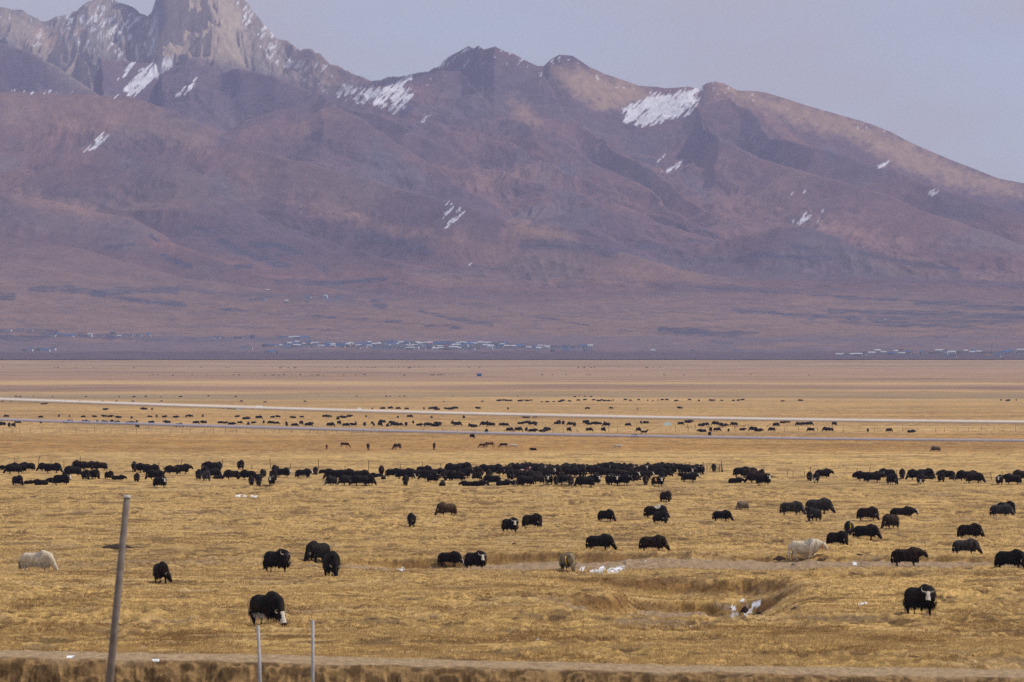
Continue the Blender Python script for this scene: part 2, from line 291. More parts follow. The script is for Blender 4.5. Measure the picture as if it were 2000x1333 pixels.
_sx = np.arange(-900, 2901, 4.0); _sy = np.interp(_sx, [p[0] for p in SKY], [max(p[1], -60) for p in SKY]); _sk = np.hanning(35); _sk /= _sk.sum()
_ss = np.convolve(np.pad(_sy, 17, mode='edge'), _sk, mode='valid')
def mountain_z(P, D, full=True):
    sk = interp(SKY, P); X = (P-1000)/F*D
    yb = np.interp(D, [9000,9400,9900,10600,11500,12500,13500,14500], [704,699,690,672,645,603,560,520])
    t = np.clip((D-14500)/7500, 0, 1); yb = np.where(D > 14500, 520+(np.minimum(sk+110, 505)-520)*t, yb)
    z = (YH-yb)/F*D; z = np.where(D > 22000, z-(D-22000)*.3, z)
    cf = np.full(P.shape, 1.0); PWN = (fbm(X/420, D/420, 4, 401)-.5)*60
    for k, (pts, sf, sb) in enumerate(RID):
        p = np.array(pts, float); x0, x1 = p[0,0], p[-1,0]
        if k == 0:
            PW = P; Dk = np.interp(P, p[:,0], p[:,2])*1000
        else:
            PW = P + PWN; Dk = np.interp(PW, p[:,0], p[:,2])*1000
        yk = np.interp(PW, p[:,0], p[:,1])
        if k == 0:      # the jags of the skyline fade out down the slope
            ef = np.exp(-np.abs(Dk-D)/260); yk = np.interp(P, p[:,0], p[:,1]); yk = yk*ef+np.maximum(np.interp(P+PWN*1.2*(1-ef), _sx, _ss), yk)*(1-ef)
        zc = (YH-yk)/F*Dk
        lat = np.maximum(np.maximum(x0-PW, PW-x1), 0)/F*D
        dd = Dk-D; w = zc - sf*(np.hypot(np.maximum(dd, 0), lat)) + sb*np.minimum(dd, 0)
        m = w > z-30
        s = 12.0; hgt = np.logaddexp(z/s, w/s)*s if k else np.maximum(z, w)
        wg = sstep(-60, 110, w-z); cf = cf*(1-wg)+np.clip(np.hypot(dd, lat)/700, .05, 1)*wg; z = hgt
    rel = sstep(11500, 16500, D)
    rocky = sstep(170, 60, YH-z/D*F)*sstep(760, 560, P) + .35*sstep(190, 130, YH-z/D*F)
    rocky = np.clip(rocky, 0, 1)
    c, s_ = math.cos(.75), math.sin(.75)
    wa = X + (fbm(X/900, D/900, 3, 101)-.5)*700; wb = D + (fbm(X/900, D/900, 3, 105)-.5)*700
    A = wa*c+wb*s_; Bq = -wa*s_+wb*c
    g = ridged(A/700, Bq/1900, 4, 110)-1
    g2 = ridged(wa/420, wb/900, 5, 120, .58)-1
    g3 = ridged(wa/110, wb/210, 4, 130, .6)-1
    rocky = rocky*sstep(20500, 21300, D); z = z + cf*rel*(95*g + 60*g2 + 30*g3*rel + 8*(ridged(wa/42, wb/90, 3, 150)-.6)*rel) + rocky*(240*g2*cf**.6 + 150*(g3+.42)*(.22+.78*cf) + 16)
    z = z + (1-rel)*(fbm(X/500, D/900, 4, 140)-.5)*sstep(9600, 12500, D)*22
    return z, rocky, g, g2, g3
def build_mountains():
    cols = np.concatenate([np.linspace(-2400, -90, 60)[:-1], np.arange(-90, 2090, 1.7), np.linspace(2090, 4400, 60)[1:]])
    rows = np.concatenate([np.linspace(9150, 13500, 200)[:-1], np.linspace(13500, 17500, 330)[:-1], np.linspace(17500, 23600, 430), np.linspace(23700, 27000, 12)])
    D, P = np.meshgrid(rows, cols, indexing='ij'); sh = D.shape; D = D.ravel(); P = P.ravel(); X = (P-1000)/F*D
    z, rocky, g, g2, g3 = mountain_z(P, D)
    ys = YH-z/D*F; Y2 = ys.reshape(sh); vis = (Y2 <= np.minimum.accumulate(Y2, 0)+1.5).ravel()
    V = np.stack([X, D, z], 1)
    n1 = fbm(X/1500, D/1500, 5, 201); n2 = fbm(X/260, D/420, 5, 205); n3 = fbm(X/60, D/110, 4, 209)
    dz = np.gradient(z.reshape(sh), axis=1)/np.maximum(np.gradient(X.reshape(sh), axis=1), .1); dz = dz.ravel()
    rust = np.array([.165, .088, .078]); grey = np.array([.115, .095, .105]); tan = np.array([.29, .175, .11]); purple = np.array([.085, .055, .075])  # rock tones; tan and purple also carry sunlit and cloud-shaded slopes
    C = rust*(1+0*n1[:, None])
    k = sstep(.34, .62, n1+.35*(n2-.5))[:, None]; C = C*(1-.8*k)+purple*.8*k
    k = (sstep(.55, .72, n2)*.55)[:, None]; C = C*(1-k)+grey*k
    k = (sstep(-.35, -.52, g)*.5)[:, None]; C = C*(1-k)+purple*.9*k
    k = (sstep(.56, .74, fbm(X/700, D/1300, 4, 222))*.4)[:, None]; C = C*(1-k)+tan*.95*k
    rg = np.array([.185, .165, .155]); rk = rocky[:, None]
    RC = rg*(.7+.6*n2[:, None]) ; kt = sstep(.42, .6, fbm(X/420, D/500, 4, 230))[:, None]; RC = RC*(1-.45*kt)+np.array([.34, .25, .18])*.45*kt
    fr = fbm((P+ys*.55)/6, (P*.55-ys)/26, 4, 232)[:, None]; RC = RC*(.35+1.3*fr)
    C = C*(1-rk)+RC*rk
    C = C*(.86+.28*fbm(X/20, D/70, 3, 236)[:, None])
    ap = sstep(14200, 12200, D)[:, None]; AP = np.array([.19, .118, .098])*(1+.25*(n1[:, None]-.5)); C = C*(1-ap)+AP*ap
    C = C*(.82+.36*n3[:, None])
    wx = P+(fbm(P/14, ys/9, 3, 240)-.5)*18; wy = ys+(fbm(P/14, ys/9, 3, 244)-.5)*14
    SOFT = fbm(P/9, ys/5, 4, 247); SOFT2 = fbm(P/16, ys/11, 4, 249)
    def paint(poly, c, a=1, keep=None):
        nonlocal C
        q = np.array(poly, float); fe = min(16.0, .32*min(q[:, 0].max()-q[:, 0].min(), q[:, 1].max()-q[:, 1].min()))
        d = polyd(wx, wy, poly, fe*1.9); m = sstep(-fe, fe, d+(SOFT-.5)*fe*1.8)*vis*a*(d > -fe*1.8)*(.72+.56*SOFT2)
        m = np.clip(m, 0, 1)[:, None]; C = C*(1-m)+np.array(c)*m
    # bare pale rock and ochre scree, with sunlit faces and crests painted in
    paint([(318,10),(330,-60),(455,-40),(470,40),(455,90),(480,128),(430,122),(395,112),(360,108),(330,112),(305,118),(300,95),(322,70),(318,40)], (.46,.36,.26), .7)
    paint([(458,20),(475,60),(485,100),(500,130),(470,128),(440,100),(440,50)], (.45,.37,.26), .6)
    paint([(0,20),(60,35),(110,80),(128,70),(140,100),(100,130),(60,100),(0,60)], (.36,.27,.19), .6)
    paint([(62,52),(100,60),(125,62),(118,95),(90,98),(70,80)], (.42,.29,.20), .7)
    paint([(135,45),(165,58),(162,70),(140,62)], (.40,.28,.18), .6)
    paint([(100,120),(135,86),(165,100),(186,130),(192,185),(160,180),(120,170),(105,150)], (.33,.27,.20), .5)
    paint([(560,90),(640,122),(740,165),(650,160),(600,130)], (.34,.22,.15), .7)
    paint([(600,130),(690,175),(650,185),(560,160),(520,140),(560,135)], (.33,.25,.17), .5)
    paint([(1075,130),(1160,138),(1270,175),(1275,190),(1230,205),(1180,215),(1130,190),(1090,160)], (.37,.245,.145), .7)
    paint([(1400,165),(1480,182),(1600,212),(1700,245),(1800,292),(1900,335),(2000,365),(2000,385),(1900,372),(1780,335),(1660,270),(1560,245),(1450,200)], (.36,.235,.14), .7)
    paint([(1000,190),(1060,240),(1050,250),(1000,235)], (.36,.22,.13), .6)
    paint([(0,180),(250,187),(330,220),(430,262),(400,300),(300,270),(200,260),(60,240),(0,245)], (.30,.19,.13), .45)
    paint([(0,372),(90,385),(180,405),(250,428),(180,428),(60,405),(0,392)], (.34,.20,.14), .5)
    paint([(560,395),(640,400),(680,412),(760,440),(860,455),(900,470),(860,470),(760,450),(620,415)], (.34,.20,.13), .5)
    paint([(1000,430),(1100,450),(1130,468),(1060,470),(980,455)], (.34,.20,.12), .5)
    paint([(1580,425),(1680,445),(1780,475),(1700,470),(1600,445)], (.31,.175,.12), .6)
    # dark rock and scree bands, blue-grey; shaded faces and cloud shade painted in
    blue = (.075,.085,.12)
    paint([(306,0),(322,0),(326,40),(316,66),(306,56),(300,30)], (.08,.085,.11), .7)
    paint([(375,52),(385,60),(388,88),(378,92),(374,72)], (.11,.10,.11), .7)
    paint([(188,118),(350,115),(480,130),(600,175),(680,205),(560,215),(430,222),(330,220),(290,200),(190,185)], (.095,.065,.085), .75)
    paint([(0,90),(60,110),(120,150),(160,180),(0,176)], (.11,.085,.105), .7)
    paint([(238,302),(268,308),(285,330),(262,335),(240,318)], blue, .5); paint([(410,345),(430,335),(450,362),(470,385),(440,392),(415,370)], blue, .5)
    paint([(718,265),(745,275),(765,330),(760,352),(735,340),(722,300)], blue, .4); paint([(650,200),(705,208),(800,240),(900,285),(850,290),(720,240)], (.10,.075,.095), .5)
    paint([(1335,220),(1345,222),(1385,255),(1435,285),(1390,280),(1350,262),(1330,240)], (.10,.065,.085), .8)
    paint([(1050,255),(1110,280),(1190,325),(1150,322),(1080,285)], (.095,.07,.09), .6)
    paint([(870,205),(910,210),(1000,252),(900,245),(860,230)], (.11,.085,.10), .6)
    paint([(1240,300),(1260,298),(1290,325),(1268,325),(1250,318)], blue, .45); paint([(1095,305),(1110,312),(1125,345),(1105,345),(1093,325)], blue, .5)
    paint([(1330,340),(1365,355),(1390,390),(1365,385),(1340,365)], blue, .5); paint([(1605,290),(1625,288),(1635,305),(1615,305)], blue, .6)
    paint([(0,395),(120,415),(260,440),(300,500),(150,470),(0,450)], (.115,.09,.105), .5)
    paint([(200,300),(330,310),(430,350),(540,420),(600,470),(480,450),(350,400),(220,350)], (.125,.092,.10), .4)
    # dark shrub patches on the fan: streaks (points, half thickness)
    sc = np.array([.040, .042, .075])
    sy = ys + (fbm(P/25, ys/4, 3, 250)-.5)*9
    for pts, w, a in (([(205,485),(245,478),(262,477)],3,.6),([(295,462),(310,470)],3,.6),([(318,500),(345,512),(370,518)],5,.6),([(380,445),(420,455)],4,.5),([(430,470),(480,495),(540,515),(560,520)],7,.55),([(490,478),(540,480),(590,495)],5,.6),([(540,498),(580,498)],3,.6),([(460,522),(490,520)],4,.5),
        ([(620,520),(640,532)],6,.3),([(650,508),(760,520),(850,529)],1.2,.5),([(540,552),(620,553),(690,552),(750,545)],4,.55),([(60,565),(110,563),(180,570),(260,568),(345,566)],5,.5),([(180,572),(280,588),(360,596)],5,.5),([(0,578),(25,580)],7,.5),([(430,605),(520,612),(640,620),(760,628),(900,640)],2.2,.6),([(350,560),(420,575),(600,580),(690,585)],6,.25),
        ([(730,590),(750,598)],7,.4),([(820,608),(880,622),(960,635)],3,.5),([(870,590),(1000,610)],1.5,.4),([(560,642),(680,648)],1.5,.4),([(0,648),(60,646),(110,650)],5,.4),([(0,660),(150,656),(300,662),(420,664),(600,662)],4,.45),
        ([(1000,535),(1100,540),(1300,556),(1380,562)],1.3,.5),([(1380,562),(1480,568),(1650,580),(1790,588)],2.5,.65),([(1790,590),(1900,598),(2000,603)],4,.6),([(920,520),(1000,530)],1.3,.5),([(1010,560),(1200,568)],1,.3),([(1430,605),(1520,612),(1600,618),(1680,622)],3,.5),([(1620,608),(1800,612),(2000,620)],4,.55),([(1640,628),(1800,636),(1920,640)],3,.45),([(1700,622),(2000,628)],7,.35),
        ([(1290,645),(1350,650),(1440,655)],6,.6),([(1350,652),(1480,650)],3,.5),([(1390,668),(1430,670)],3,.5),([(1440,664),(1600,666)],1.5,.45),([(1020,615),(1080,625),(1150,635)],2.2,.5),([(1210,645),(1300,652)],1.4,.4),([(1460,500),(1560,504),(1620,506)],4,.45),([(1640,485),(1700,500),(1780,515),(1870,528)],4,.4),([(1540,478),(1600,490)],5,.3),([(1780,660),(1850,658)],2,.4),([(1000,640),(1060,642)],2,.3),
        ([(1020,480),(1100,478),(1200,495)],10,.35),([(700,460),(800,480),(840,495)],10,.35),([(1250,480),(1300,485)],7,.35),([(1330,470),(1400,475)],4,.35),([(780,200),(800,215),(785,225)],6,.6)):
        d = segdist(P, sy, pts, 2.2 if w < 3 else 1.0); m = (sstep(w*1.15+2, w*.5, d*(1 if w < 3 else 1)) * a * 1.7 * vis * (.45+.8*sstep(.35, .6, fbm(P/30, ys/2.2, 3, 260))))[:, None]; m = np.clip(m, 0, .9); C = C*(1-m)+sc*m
    hz = (sstep(.56, .68, fbm(P/90, sy/2.6, 4, 266))*sstep(500, 560, ys)*.5*vis)[:, None]; C = C*(1-hz)+np.array([.085, .07, .09])*hz
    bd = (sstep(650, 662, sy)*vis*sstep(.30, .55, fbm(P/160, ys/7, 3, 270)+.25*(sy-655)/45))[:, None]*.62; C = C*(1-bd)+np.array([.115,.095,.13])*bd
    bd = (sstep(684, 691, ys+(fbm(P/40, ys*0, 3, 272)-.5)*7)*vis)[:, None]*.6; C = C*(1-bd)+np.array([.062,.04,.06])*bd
    # snow lying in the hollows
    sn = np.array([.72, .73, .79]); st = fbm((P+ys)/5, (P-ys)/22, 3, 280)   # broken along the fall line
    for poly, th in (([(243,181),(262,158),(285,133),(297,121),(345,117),(334,128),(312,147),(287,165),(264,186),(250,188)],.28),([(230,156),(250,122),(271,118),(262,130),(244,148)],.34),([(345,192),(365,165),(386,151),(378,168),(362,184)],.40),
        ([(655,186),(672,168),(700,175),(722,172),(760,165),(802,148),(792,172),(812,190),(790,208),(770,222),(755,214),(738,205),(700,203),(685,195)],.36),([(1218,211),(1250,200),(1287,184),(1340,178),(1368,172),(1366,190),(1358,208),(1340,222),(1290,238),(1256,248),(1240,238),(1222,236)],.25),
        ([(288,112),(290,78),(292,48),(300,32),(306,50),(314,70),(302,98),(298,112)],.42),([(160,299),(178,280),(196,262),(217,263),(202,280),(180,298)],.44),([(862,447),(868,420),(870,394),(886,394),(908,415),(892,430),(872,444)],.50),([(1535,438),(1560,424),(1587,412),(1580,430),(1560,438)],.38),([(1594,420),(1604,413),(1603,440),(1596,440)],.44),
        ([(1288,336),(1312,320),(1340,317),(1315,342)],.48),([(1266,320),(1300,303),(1285,320)],.48),([(814,242),(828,225),(846,221),(830,238)],.44),([(1710,324),(1733,314),(1740,324),(1725,330)],.42),([(1744,336),(1765,332),(1765,338)],.4),([(1813,378),(1830,373),(1830,379)],.38),([(1550,378),(1568,372),(1572,376)],.4),([(855,130),(880,108),(912,90),(914,98),(885,114),(865,132)],.44),
        ([(1060,128),(1078,113),(1094,107),(1094,113),(1072,128)],.42),([(70,70),(80,62),(76,90),(66,92)],.42),([(0,174),(80,176),(140,181),(80,183),(0,179)],.45),([(910,130),(916,98),(920,120)],.5),([(936,140),(944,120),(945,140)],.5),([(205,186),(235,186),(220,190)],.45),([(190,25),(215,0),(235,10),(200,30)],.5),([(95,35),(140,24),(110,45)],.55),([(910,522),(920,514),(918,526)],.4),([(1066,140),(1078,140),(1078,150),(1068,150)],.5)):
        d = polyd(wx*.5+P*.5, wy*.5+ys*.5, poly, 5); th2 = th-.03+.30*np.clip(1-(d+3)/9, 0, 1)
        m = (d > -4)*vis*sstep(th2, th2+.13, st)*.93; m = m[:, None]; C = C*(1-m)+sn*m
    st2 = fbm(P/6, ys/6, 3, 290)
    sp = (inpoly(P, ys, [(128,30),(190,5),(290,35),(285,110),(200,110),(130,70)]) | inpoly(P, ys, [(455,0),(480,10),(560,85),(640,130),(640,185),(590,165),(520,110),(480,60)]))*sstep(.63, .69, fbm((P+ys)/7, (P-ys)/26, 3, 295))*.9
    sp = np.maximum(sp, sstep(.76, .80, st2)*sstep(330, 200, ys)*.6*sstep(40, 0, np.abs(ys-interp(SKY, P))-10))
    sp = (sp*vis)[:, None]; C = C*(1-sp)+sn*sp
    m, n, l, bs = node_mat('mountain_rock')
    at = n.new('ShaderNodeAttribute'); at.attribute_name = 'tone'; t = n.new('ShaderNodeTexCoord')
    z1 = n.new('ShaderNodeTexNoise'); z1.inputs['Scale'].default_value = .03; z1.inputs['Detail'].default_value = 6; z1.inputs['Roughness'].default_value = .65
    m1 = n.new('ShaderNodeMapping'); m1.inputs['Scale'].default_value = (1, .4, 1); l.new(t.outputs['Object'], m1.inputs[0]); l.new(m1.outputs[0], z1.inputs['Vector'])
    r = n.new('ShaderNodeMapRange'); r.inputs['From Min'].default_value = .35; r.inputs['From Max'].default_value = .65; r.inputs['To Min'].default_value = .84; r.inputs['To Max'].default_value = 1.15
    l.new(z1.outputs['Fac'], r.inputs['Value']); vm = n.new('ShaderNodeVectorMath'); vm.operation = 'SCALE'
    l.new(at.outputs['Color'], vm.inputs[0]); l.new(r.outputs[0], vm.inputs['Scale']); l.new(vm.outputs[0], bs.inputs['Base Color'])
    bp = n.new('ShaderNodeBump'); bp.inputs['Strength'].default_value = .5; bp.inputs['Distance'].default_value = 14; l.new(z1.outputs['Fac'], bp.inputs['Height']); l.new(bp.outputs[0], bs.inputs['Normal'])
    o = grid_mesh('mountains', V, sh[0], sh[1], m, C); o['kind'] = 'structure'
    return rows, cols, z.reshape(sh)
MR, MC, MZ = build_mountains()
def ray_mountain(px, py):
    j = int(np.argmin(np.abs(MC-px))); zz = MZ[:, j]; yy = np.minimum.accumulate(YH-zz/MR*F); i = int(np.argmax(yy <= py))
    if i == 0: i = 1
    y0, y1 = yy[i-1], yy[i]; t = (y0-py)/max(y0-y1, 1e-6); D = MR[i-1]+(MR[i]-MR[i-1])*np.clip(t, 0, 1); z = zz[i-1]+(zz[i]-zz[i-1])*np.clip(t, 0, 1)
    return Vector(((px-1000)/F*D, float(D), float(z)))

# ---------------------------------------------------------------- haze
def build_haze():
    me = bpy.data.meshes.new('haze'); bm = bmesh.new(); bmesh.ops.create_cube(bm, size=1)
    for v in bm.verts: v.co = Vector((v.co.x*17000, 13300+v.co.y*27600, -70+(v.co.z+.5)*1650))
    bm.to_mesh(me); o = bpy.data.objects.new('haze', me); COL.objects.link(o); o['kind'] = 'stuff'
    m = bpy.data.materials.new('haze_air'); m.use_nodes = True; n = m.node_tree.nodes; n.clear()
    out = n.new('ShaderNodeOutputMaterial'); pv = n.new('ShaderNodeVolumePrincipled')
    pv.inputs['Color'].default_value = (.56, .60, 1.0, 1); pv.inputs['Density'].default_value = HAZE; pv.inputs['Anisotropy'].default_value = 0
    m.node_tree.links.new(pv.outputs[0], out.inputs['Volume']); me.materials.append(m)
HAZE = 2.9e-5
build_haze()
#@@OBJECTS
# ---------------------------------------------------------------- mesh helpers
def link(name, me, parent=None, loc=None):
    o = bpy.data.objects.new(name, me); COL.objects.link(o)
    if parent is not None: o.parent = parent
    if loc is not None: o.location = loc
    return o
def tag(o, label, cat, group=None, kind=None):
    if label: o['label'] = label
    if cat: o['category'] = cat
    if group: o['group'] = group
    if kind: o['kind'] = kind
    return o
def tube(bm, pts, nseg=10, cap=True, mi=0):
    """pts: (centre, radius across, radius up) -> closed tapered tube"""
    rings = []
    n = len(pts)
    for i, (c, rh, rv) in enumerate(pts):
        c = Vector(c); t = (Vector(pts[min(i+1, n-1)][0])-Vector(pts[max(i-1, 0)][0]))
        t = t.normalized() if t.length > 1e-9 else Vector((1, 0, 0))
        s = t.cross(Vector((0, 0, 1)))
        s = Vector((0, -1, 0)) if s.length < .12 else s.normalized()
        u = s.cross(t).normalized()
        rings.append([bm.verts.new(c+s*math.cos(2*math.pi*k/nseg)*rh+u*math.sin(2*math.pi*k/nseg)*rv) for k in range(nseg)])
    for a_, b_ in zip(rings[:-1], rings[1:]):
        for k in range(nseg):
            f = bm.faces.new((a_[k], a_[(k+1) % nseg], b_[(k+1) % nseg], b_[k])); f.material_index = mi; f.smooth = True
    if cap:
        for r_, fl in ((rings[0], True), (rings[-1], False)):
            f = bm.faces.new(r_[::-1] if fl else r_); f.material_index = mi
    return rings
def box(bm, c, s, rz=0, mi=0):
    M = Matrix.Translation(c) @ Matrix.Rotation(rz, 4, 'Z') @ Matrix.Diagonal((*s, 1))
    r = bmesh.ops.create_cube(bm, size=1, matrix=M)
    for f in {f for v in r['verts'] for f in v.link_faces}: f.material_index = mi
def mesh(name, bm, mats):
    bmesh.ops.recalc_face_normals(bm, faces=bm.faces)
    me = bpy.data.meshes.new(name); bm.to_mesh(me); bm.free()
    for m in mats: me.materials.append(m)
    return me
def fuse(bm, voxel, sm=6, name='fused'):
    """join overlapping closed pieces into one continuous surface"""
    me = bpy.data.meshes.new(name); bmesh.ops.recalc_face_normals(bm, faces=bm.faces); bm.to_mesh(me); bm.free()
    o = bpy.data.objects.new('fuse', me); COL.objects.link(o)
    r = o.modifiers.new('r', 'REMESH'); r.mode = 'VOXEL'; r.voxel_size = voxel; r.use_smooth_shade = True
    s = o.modifiers.new('s', 'SMOOTH'); s.iterations = sm; s.factor = .5
    dg = bpy.context.evaluated_depsgraph_get(); dg.update()
    out = bpy.data.meshes.new_from_object(o.evaluated_get(dg)); bpy.data.objects.remove(o); bpy.data.meshes.remove(me)
    out.polygons.foreach_set('use_smooth', np.ones(len(out.polygons), bool)); out.name = name
    return out

# ---------------------------------------------------------------- yaks
def fur(name, base, tip, face=None, belly=None, saddle=None):
    """base coat, sun-bleached tips on the back, optional white face / belly / saddle"""
    m, n, l, b = node_mat('fur_'+name, .75); b.inputs['Specular IOR Level'].default_value = .08
    at = n.new('ShaderNodeAttribute'); at.attribute_name = 'zone'; sp = n.new('ShaderNodeSeparateColor'); l.new(at.outputs['Color'], sp.inputs[0])
    t = n.new('ShaderNodeTexCoord'); oi = n.new('ShaderNodeObjectInfo')
    ad = n.new('ShaderNodeVectorMath'); ad.operation = 'MULTIPLY_ADD'; ad.inputs[1].default_value = (3, 3, 1.2); l.new(t.outputs['Object'], ad.inputs[0])
    cb = n.new('ShaderNodeCombineXYZ'); ml = n.new('ShaderNodeMath'); ml.operation = 'MULTIPLY'; ml.inputs[1].default_value = 40; l.new(oi.outputs['Random'], ml.inputs[0]); l.new(ml.outputs[0], cb.inputs[0]); l.new(cb.outputs[0], ad.inputs[2])
    z = n.new('ShaderNodeTexNoise'); z.inputs['Scale'].default_value = 1.6; z.inputs['Detail'].default_value = 6; l.new(ad.outputs[0], z.inputs['Vector'])
    r = n.new('ShaderNodeValToRGB'); r.color_ramp.elements[0].position = .42; r.color_ramp.elements[1].position = .68
    r.color_ramp.elements[0].color = (*base, 1); r.color_ramp.elements[1].color = (*tip, 1); l.new(z.outputs['Fac'], r.inputs[0])
    cur = r.outputs[0]
    for ch, c in (('Red', face), ('Green', belly), ('Blue', saddle)):
        if c is None: continue
        q = n.new('ShaderNodeMath'); q.operation = 'MULTIPLY_ADD'; l.new(z.outputs['Fac'], q.inputs[0]); q.inputs[1].default_value = -1.1; l.new(sp.outputs[ch], q.inputs[2])
        g = n.new('ShaderNodeMapRange'); g.inputs['From Min'].default_value = -.12; g.inputs['From Max'].default_value = .08; l.new(q.outputs[0], g.inputs['Value'])
        mx = n.new('ShaderNodeMix'); mx.data_type = 'RGBA'; l.new(g.outputs[0], mx.inputs[0]); l.new(cur, mx.inputs[6]); mx.inputs[7].default_value = (*c, 1); cur = mx.outputs[2]
    l.new(cur, b.inputs['Base Color']); return m
WHT = (.62, .56, .47)
FUR = {
 'black': fur('black', (.006, .0055, .006), (.022, .015, .011)),
 'brown_black': fur('brown_black', (.008, .006, .005), (.042, .024, .015)),
 'white_face': fur('black_white_face', (.008, .0075, .008), (.022, .014, .011), face=WHT),
 'pied': fur('pied', (.008, .0075, .008), (.022, .014, .011), face=WHT, belly=WHT),
 'saddle': fur('saddle', (.008, .0075, .008), (.022, .014, .011), saddle=(.50, .45, .37)),
 'brown': fur('brown', (.035, .020, .011), (.12, .075, .038)),
 'grey': fur('grey', (.018, .017, .018), (.07, .062, .058)),
 'grey_brown': fur('grey_brown', (.09, .065, .050), (.24, .18, .13), belly=(.04, .03, .026)),
 'dun': fur('dun', (.13, .095, .055), (.36, .29, .19), belly=(.04, .03, .02)),
 'white': fur('white', (.50, .42, .31), (.72, .64, .52), saddle=(.33, .29, .25)),
 'bay': fur('bay', (.055, .018, .010), (.10, .034, .018), belly=(.016, .010, .008)),
 'dark_bay': fur('dark_bay', (.020, .010, .008), (.04, .018, .013)),
 'golden': fur('golden', (.11, .055, .024), (.17, .09, .04), belly=(.05, .025, .015)),
 'palewhite': fur('palewhite', (.52, .45, .34), (.68, .60, .47)),
}
HORN = flat('horn_pale', (.42, .38, .31), .5); HORND = flat('horn_dark', (.10, .085, .07), .5); HOOF = flat('hoof', (.02, .017, .015))
def yak_geo(pose='graze', turn=0.0, voxel=.034, hair=True):
    """facing +X, hooves at z=0; returns body, horn_left, horn_right, hair meshes"""
    lie = pose == 'lie'; dz = -.50 if lie else 0
    bm = bmesh.new()
    if pose == 'graze': bend = [(.92, .95, .31, .40), (1.06, .79, .23, .31), (1.19, .64, .18, .25)]; hd = [(1.29, .52, .18, .20), (1.38, .39, .155, .17), (1.47, .27, .12, .13), (1.54, .18, .12, .12), (1.56, .14, .08, .08)]; poll = (1.27, .63); up = Vector((.80, 0, .60))
    else: bend = [(.95, 1.06, .30, .38), (1.12, 1.04, .22, .29), (1.27, 1.04, .165, .22)]; hd = [(1.38, 1.03, .18, .20), (1.48, .93, .155, .17), (1.56, .82, .12, .13), (1.62, .74, .12, .12), (1.64, .71, .08, .08)]; poll = (1.37, 1.15); up = Vector((.25, 0, .97))
    body = [(-1.0, 1.02, .10, .12), (-.97, 1.0, .22, .27), (-.84, .96, .33, .36), (-.55, .91, .40, .41), (-.2, .87, .43, .43), (.15, .88, .425, .45), (.42, .93, .40, .50), (.62, .96, .37, .50), (.78, .98, .33, .45)]
    neck0 = Vector((.80, 0, 1.0))
    def tw(p):      # head turned about the shoulders, growing along the neck
        p = Vector(p); k = min(max((p.x-.80)/.5, 0), 1); return neck0 + Matrix.Rotation(turn*k, 3, 'Z') @ (p-neck0)
    P = [(Vector((x, 0, z+dz)), rh, rv) for x, z, rh, rv in body] + [(tw((x, 0, z))+Vector((0, 0, dz)), rh, rv) for x, z, rh, rv in bend+hd]
    tube(bm, P, 16)
    tube(bm, [((.22, 0, 1.16+dz), .10, .10), ((.44, 0, 1.33+dz), .19, .18), ((.66, 0, 1.30+dz), .17, .17), ((.88, 0, 1.10+dz), .09, .09)], 10)   # hump
    r2 = random.Random(3)
    if lie:
        for s in (-1, 1):
            tube(bm, [((.55, s*.28, .25), .12, .12), ((.85, s*.30, .12), .09, .09), ((.70, s*.22, .07), .06, .06)], 8)
            tube(bm, [((-.6, s*.34, .26), .2, .2), ((-.25, s*.42, .16), .13, .13), ((-.5, s*.46, .07), .06, .06)], 8)
    else:
        step = .10 if pose == 'walk' else .03
        for s in (-1, 1):
            q = step*s
            tube(bm, [((.52, s*.20, .78), .15, .19), ((.54+q*.6, s*.20, .50), .10, .12), ((.54+q*1.2, s*.195, .36), .075, .08), ((.53+q*2, s*.19, .14), .055, .06), ((.55+q*2.3, s*.19, .05), .07, .085), ((.56+q*2.4, s*.19, 0), .075, .095)], 8)
            q = -q
            tube(bm, [((-.70, s*.20, .80), .17, .24), ((-.66+q*.6, s*.20, .56), .12, .15), ((-.78+q, s*.195, .38), .075, .085), ((-.74+q*1.8, s*.19, .15), .055, .06), ((-.72+q*2.1, s*.19, .05), .07, .085), ((-.71+q*2.2, s*.19, 0), .075, .095)], 8)
    # bushy tail
    tube(bm, [((-.93, 0, 1.16+dz), .05, .06), ((-1.06, 0, 1.05+dz), .06, .06), ((-1.13, 0, .82+dz), .11, .10), ((-1.13, 0, max(.56+dz, .12)), .13, .12), ((-1.09, 0, max(.34+dz, .06)), .09, .09), ((-1.07, 0, max(.24+dz, .03)), .03, .03)], 8)
    Rt = Matrix.Rotation(turn, 3, 'Z'); pl = tw((poll[0], 0, poll[1]))+Vector((0, 0, dz))
    for s in (-1, 1):   # ears
        a0 = pl+Rt @ (Vector((0, s*.12, 0))-up*.02); b0 = pl+Rt @ (Vector((-.04, s*.27, 0))-up*.08); tube(bm, [(a0, .04, .04), ((a0+b0)/2, .045, .035), (b0, .012, .012)], 6)
    if lie:
        for v in bm.verts: v.co.z = max(v.co.z, .0)
    me = fuse(bm, voxel, 4, 'yak_'+pose)
    co = np.empty(len(me.vertices)*3, np.float32); me.vertices.foreach_get('co', co); co = co.reshape(-1, 3)
    # coat relief: locks hanging down the flanks
    nrm = np.empty(len(me.vertices)*3, np.float32); me.vertices.foreach_get('normal', nrm); nrm = nrm.reshape(-1, 3)
    an = np.arctan2(co[:, 1], co[:, 2]-.9-dz)
    lock = (ridged(co[:, 0]*7+30, an*1.2+9, 2, 301)-.6)*.035*(co[:, 0] < 1.0)*(co[:, 2] > .35+dz)
    co2 = co+nrm*lock[:, None]; me.vertices.foreach_set('co', co2.astype(np.float32).ravel())
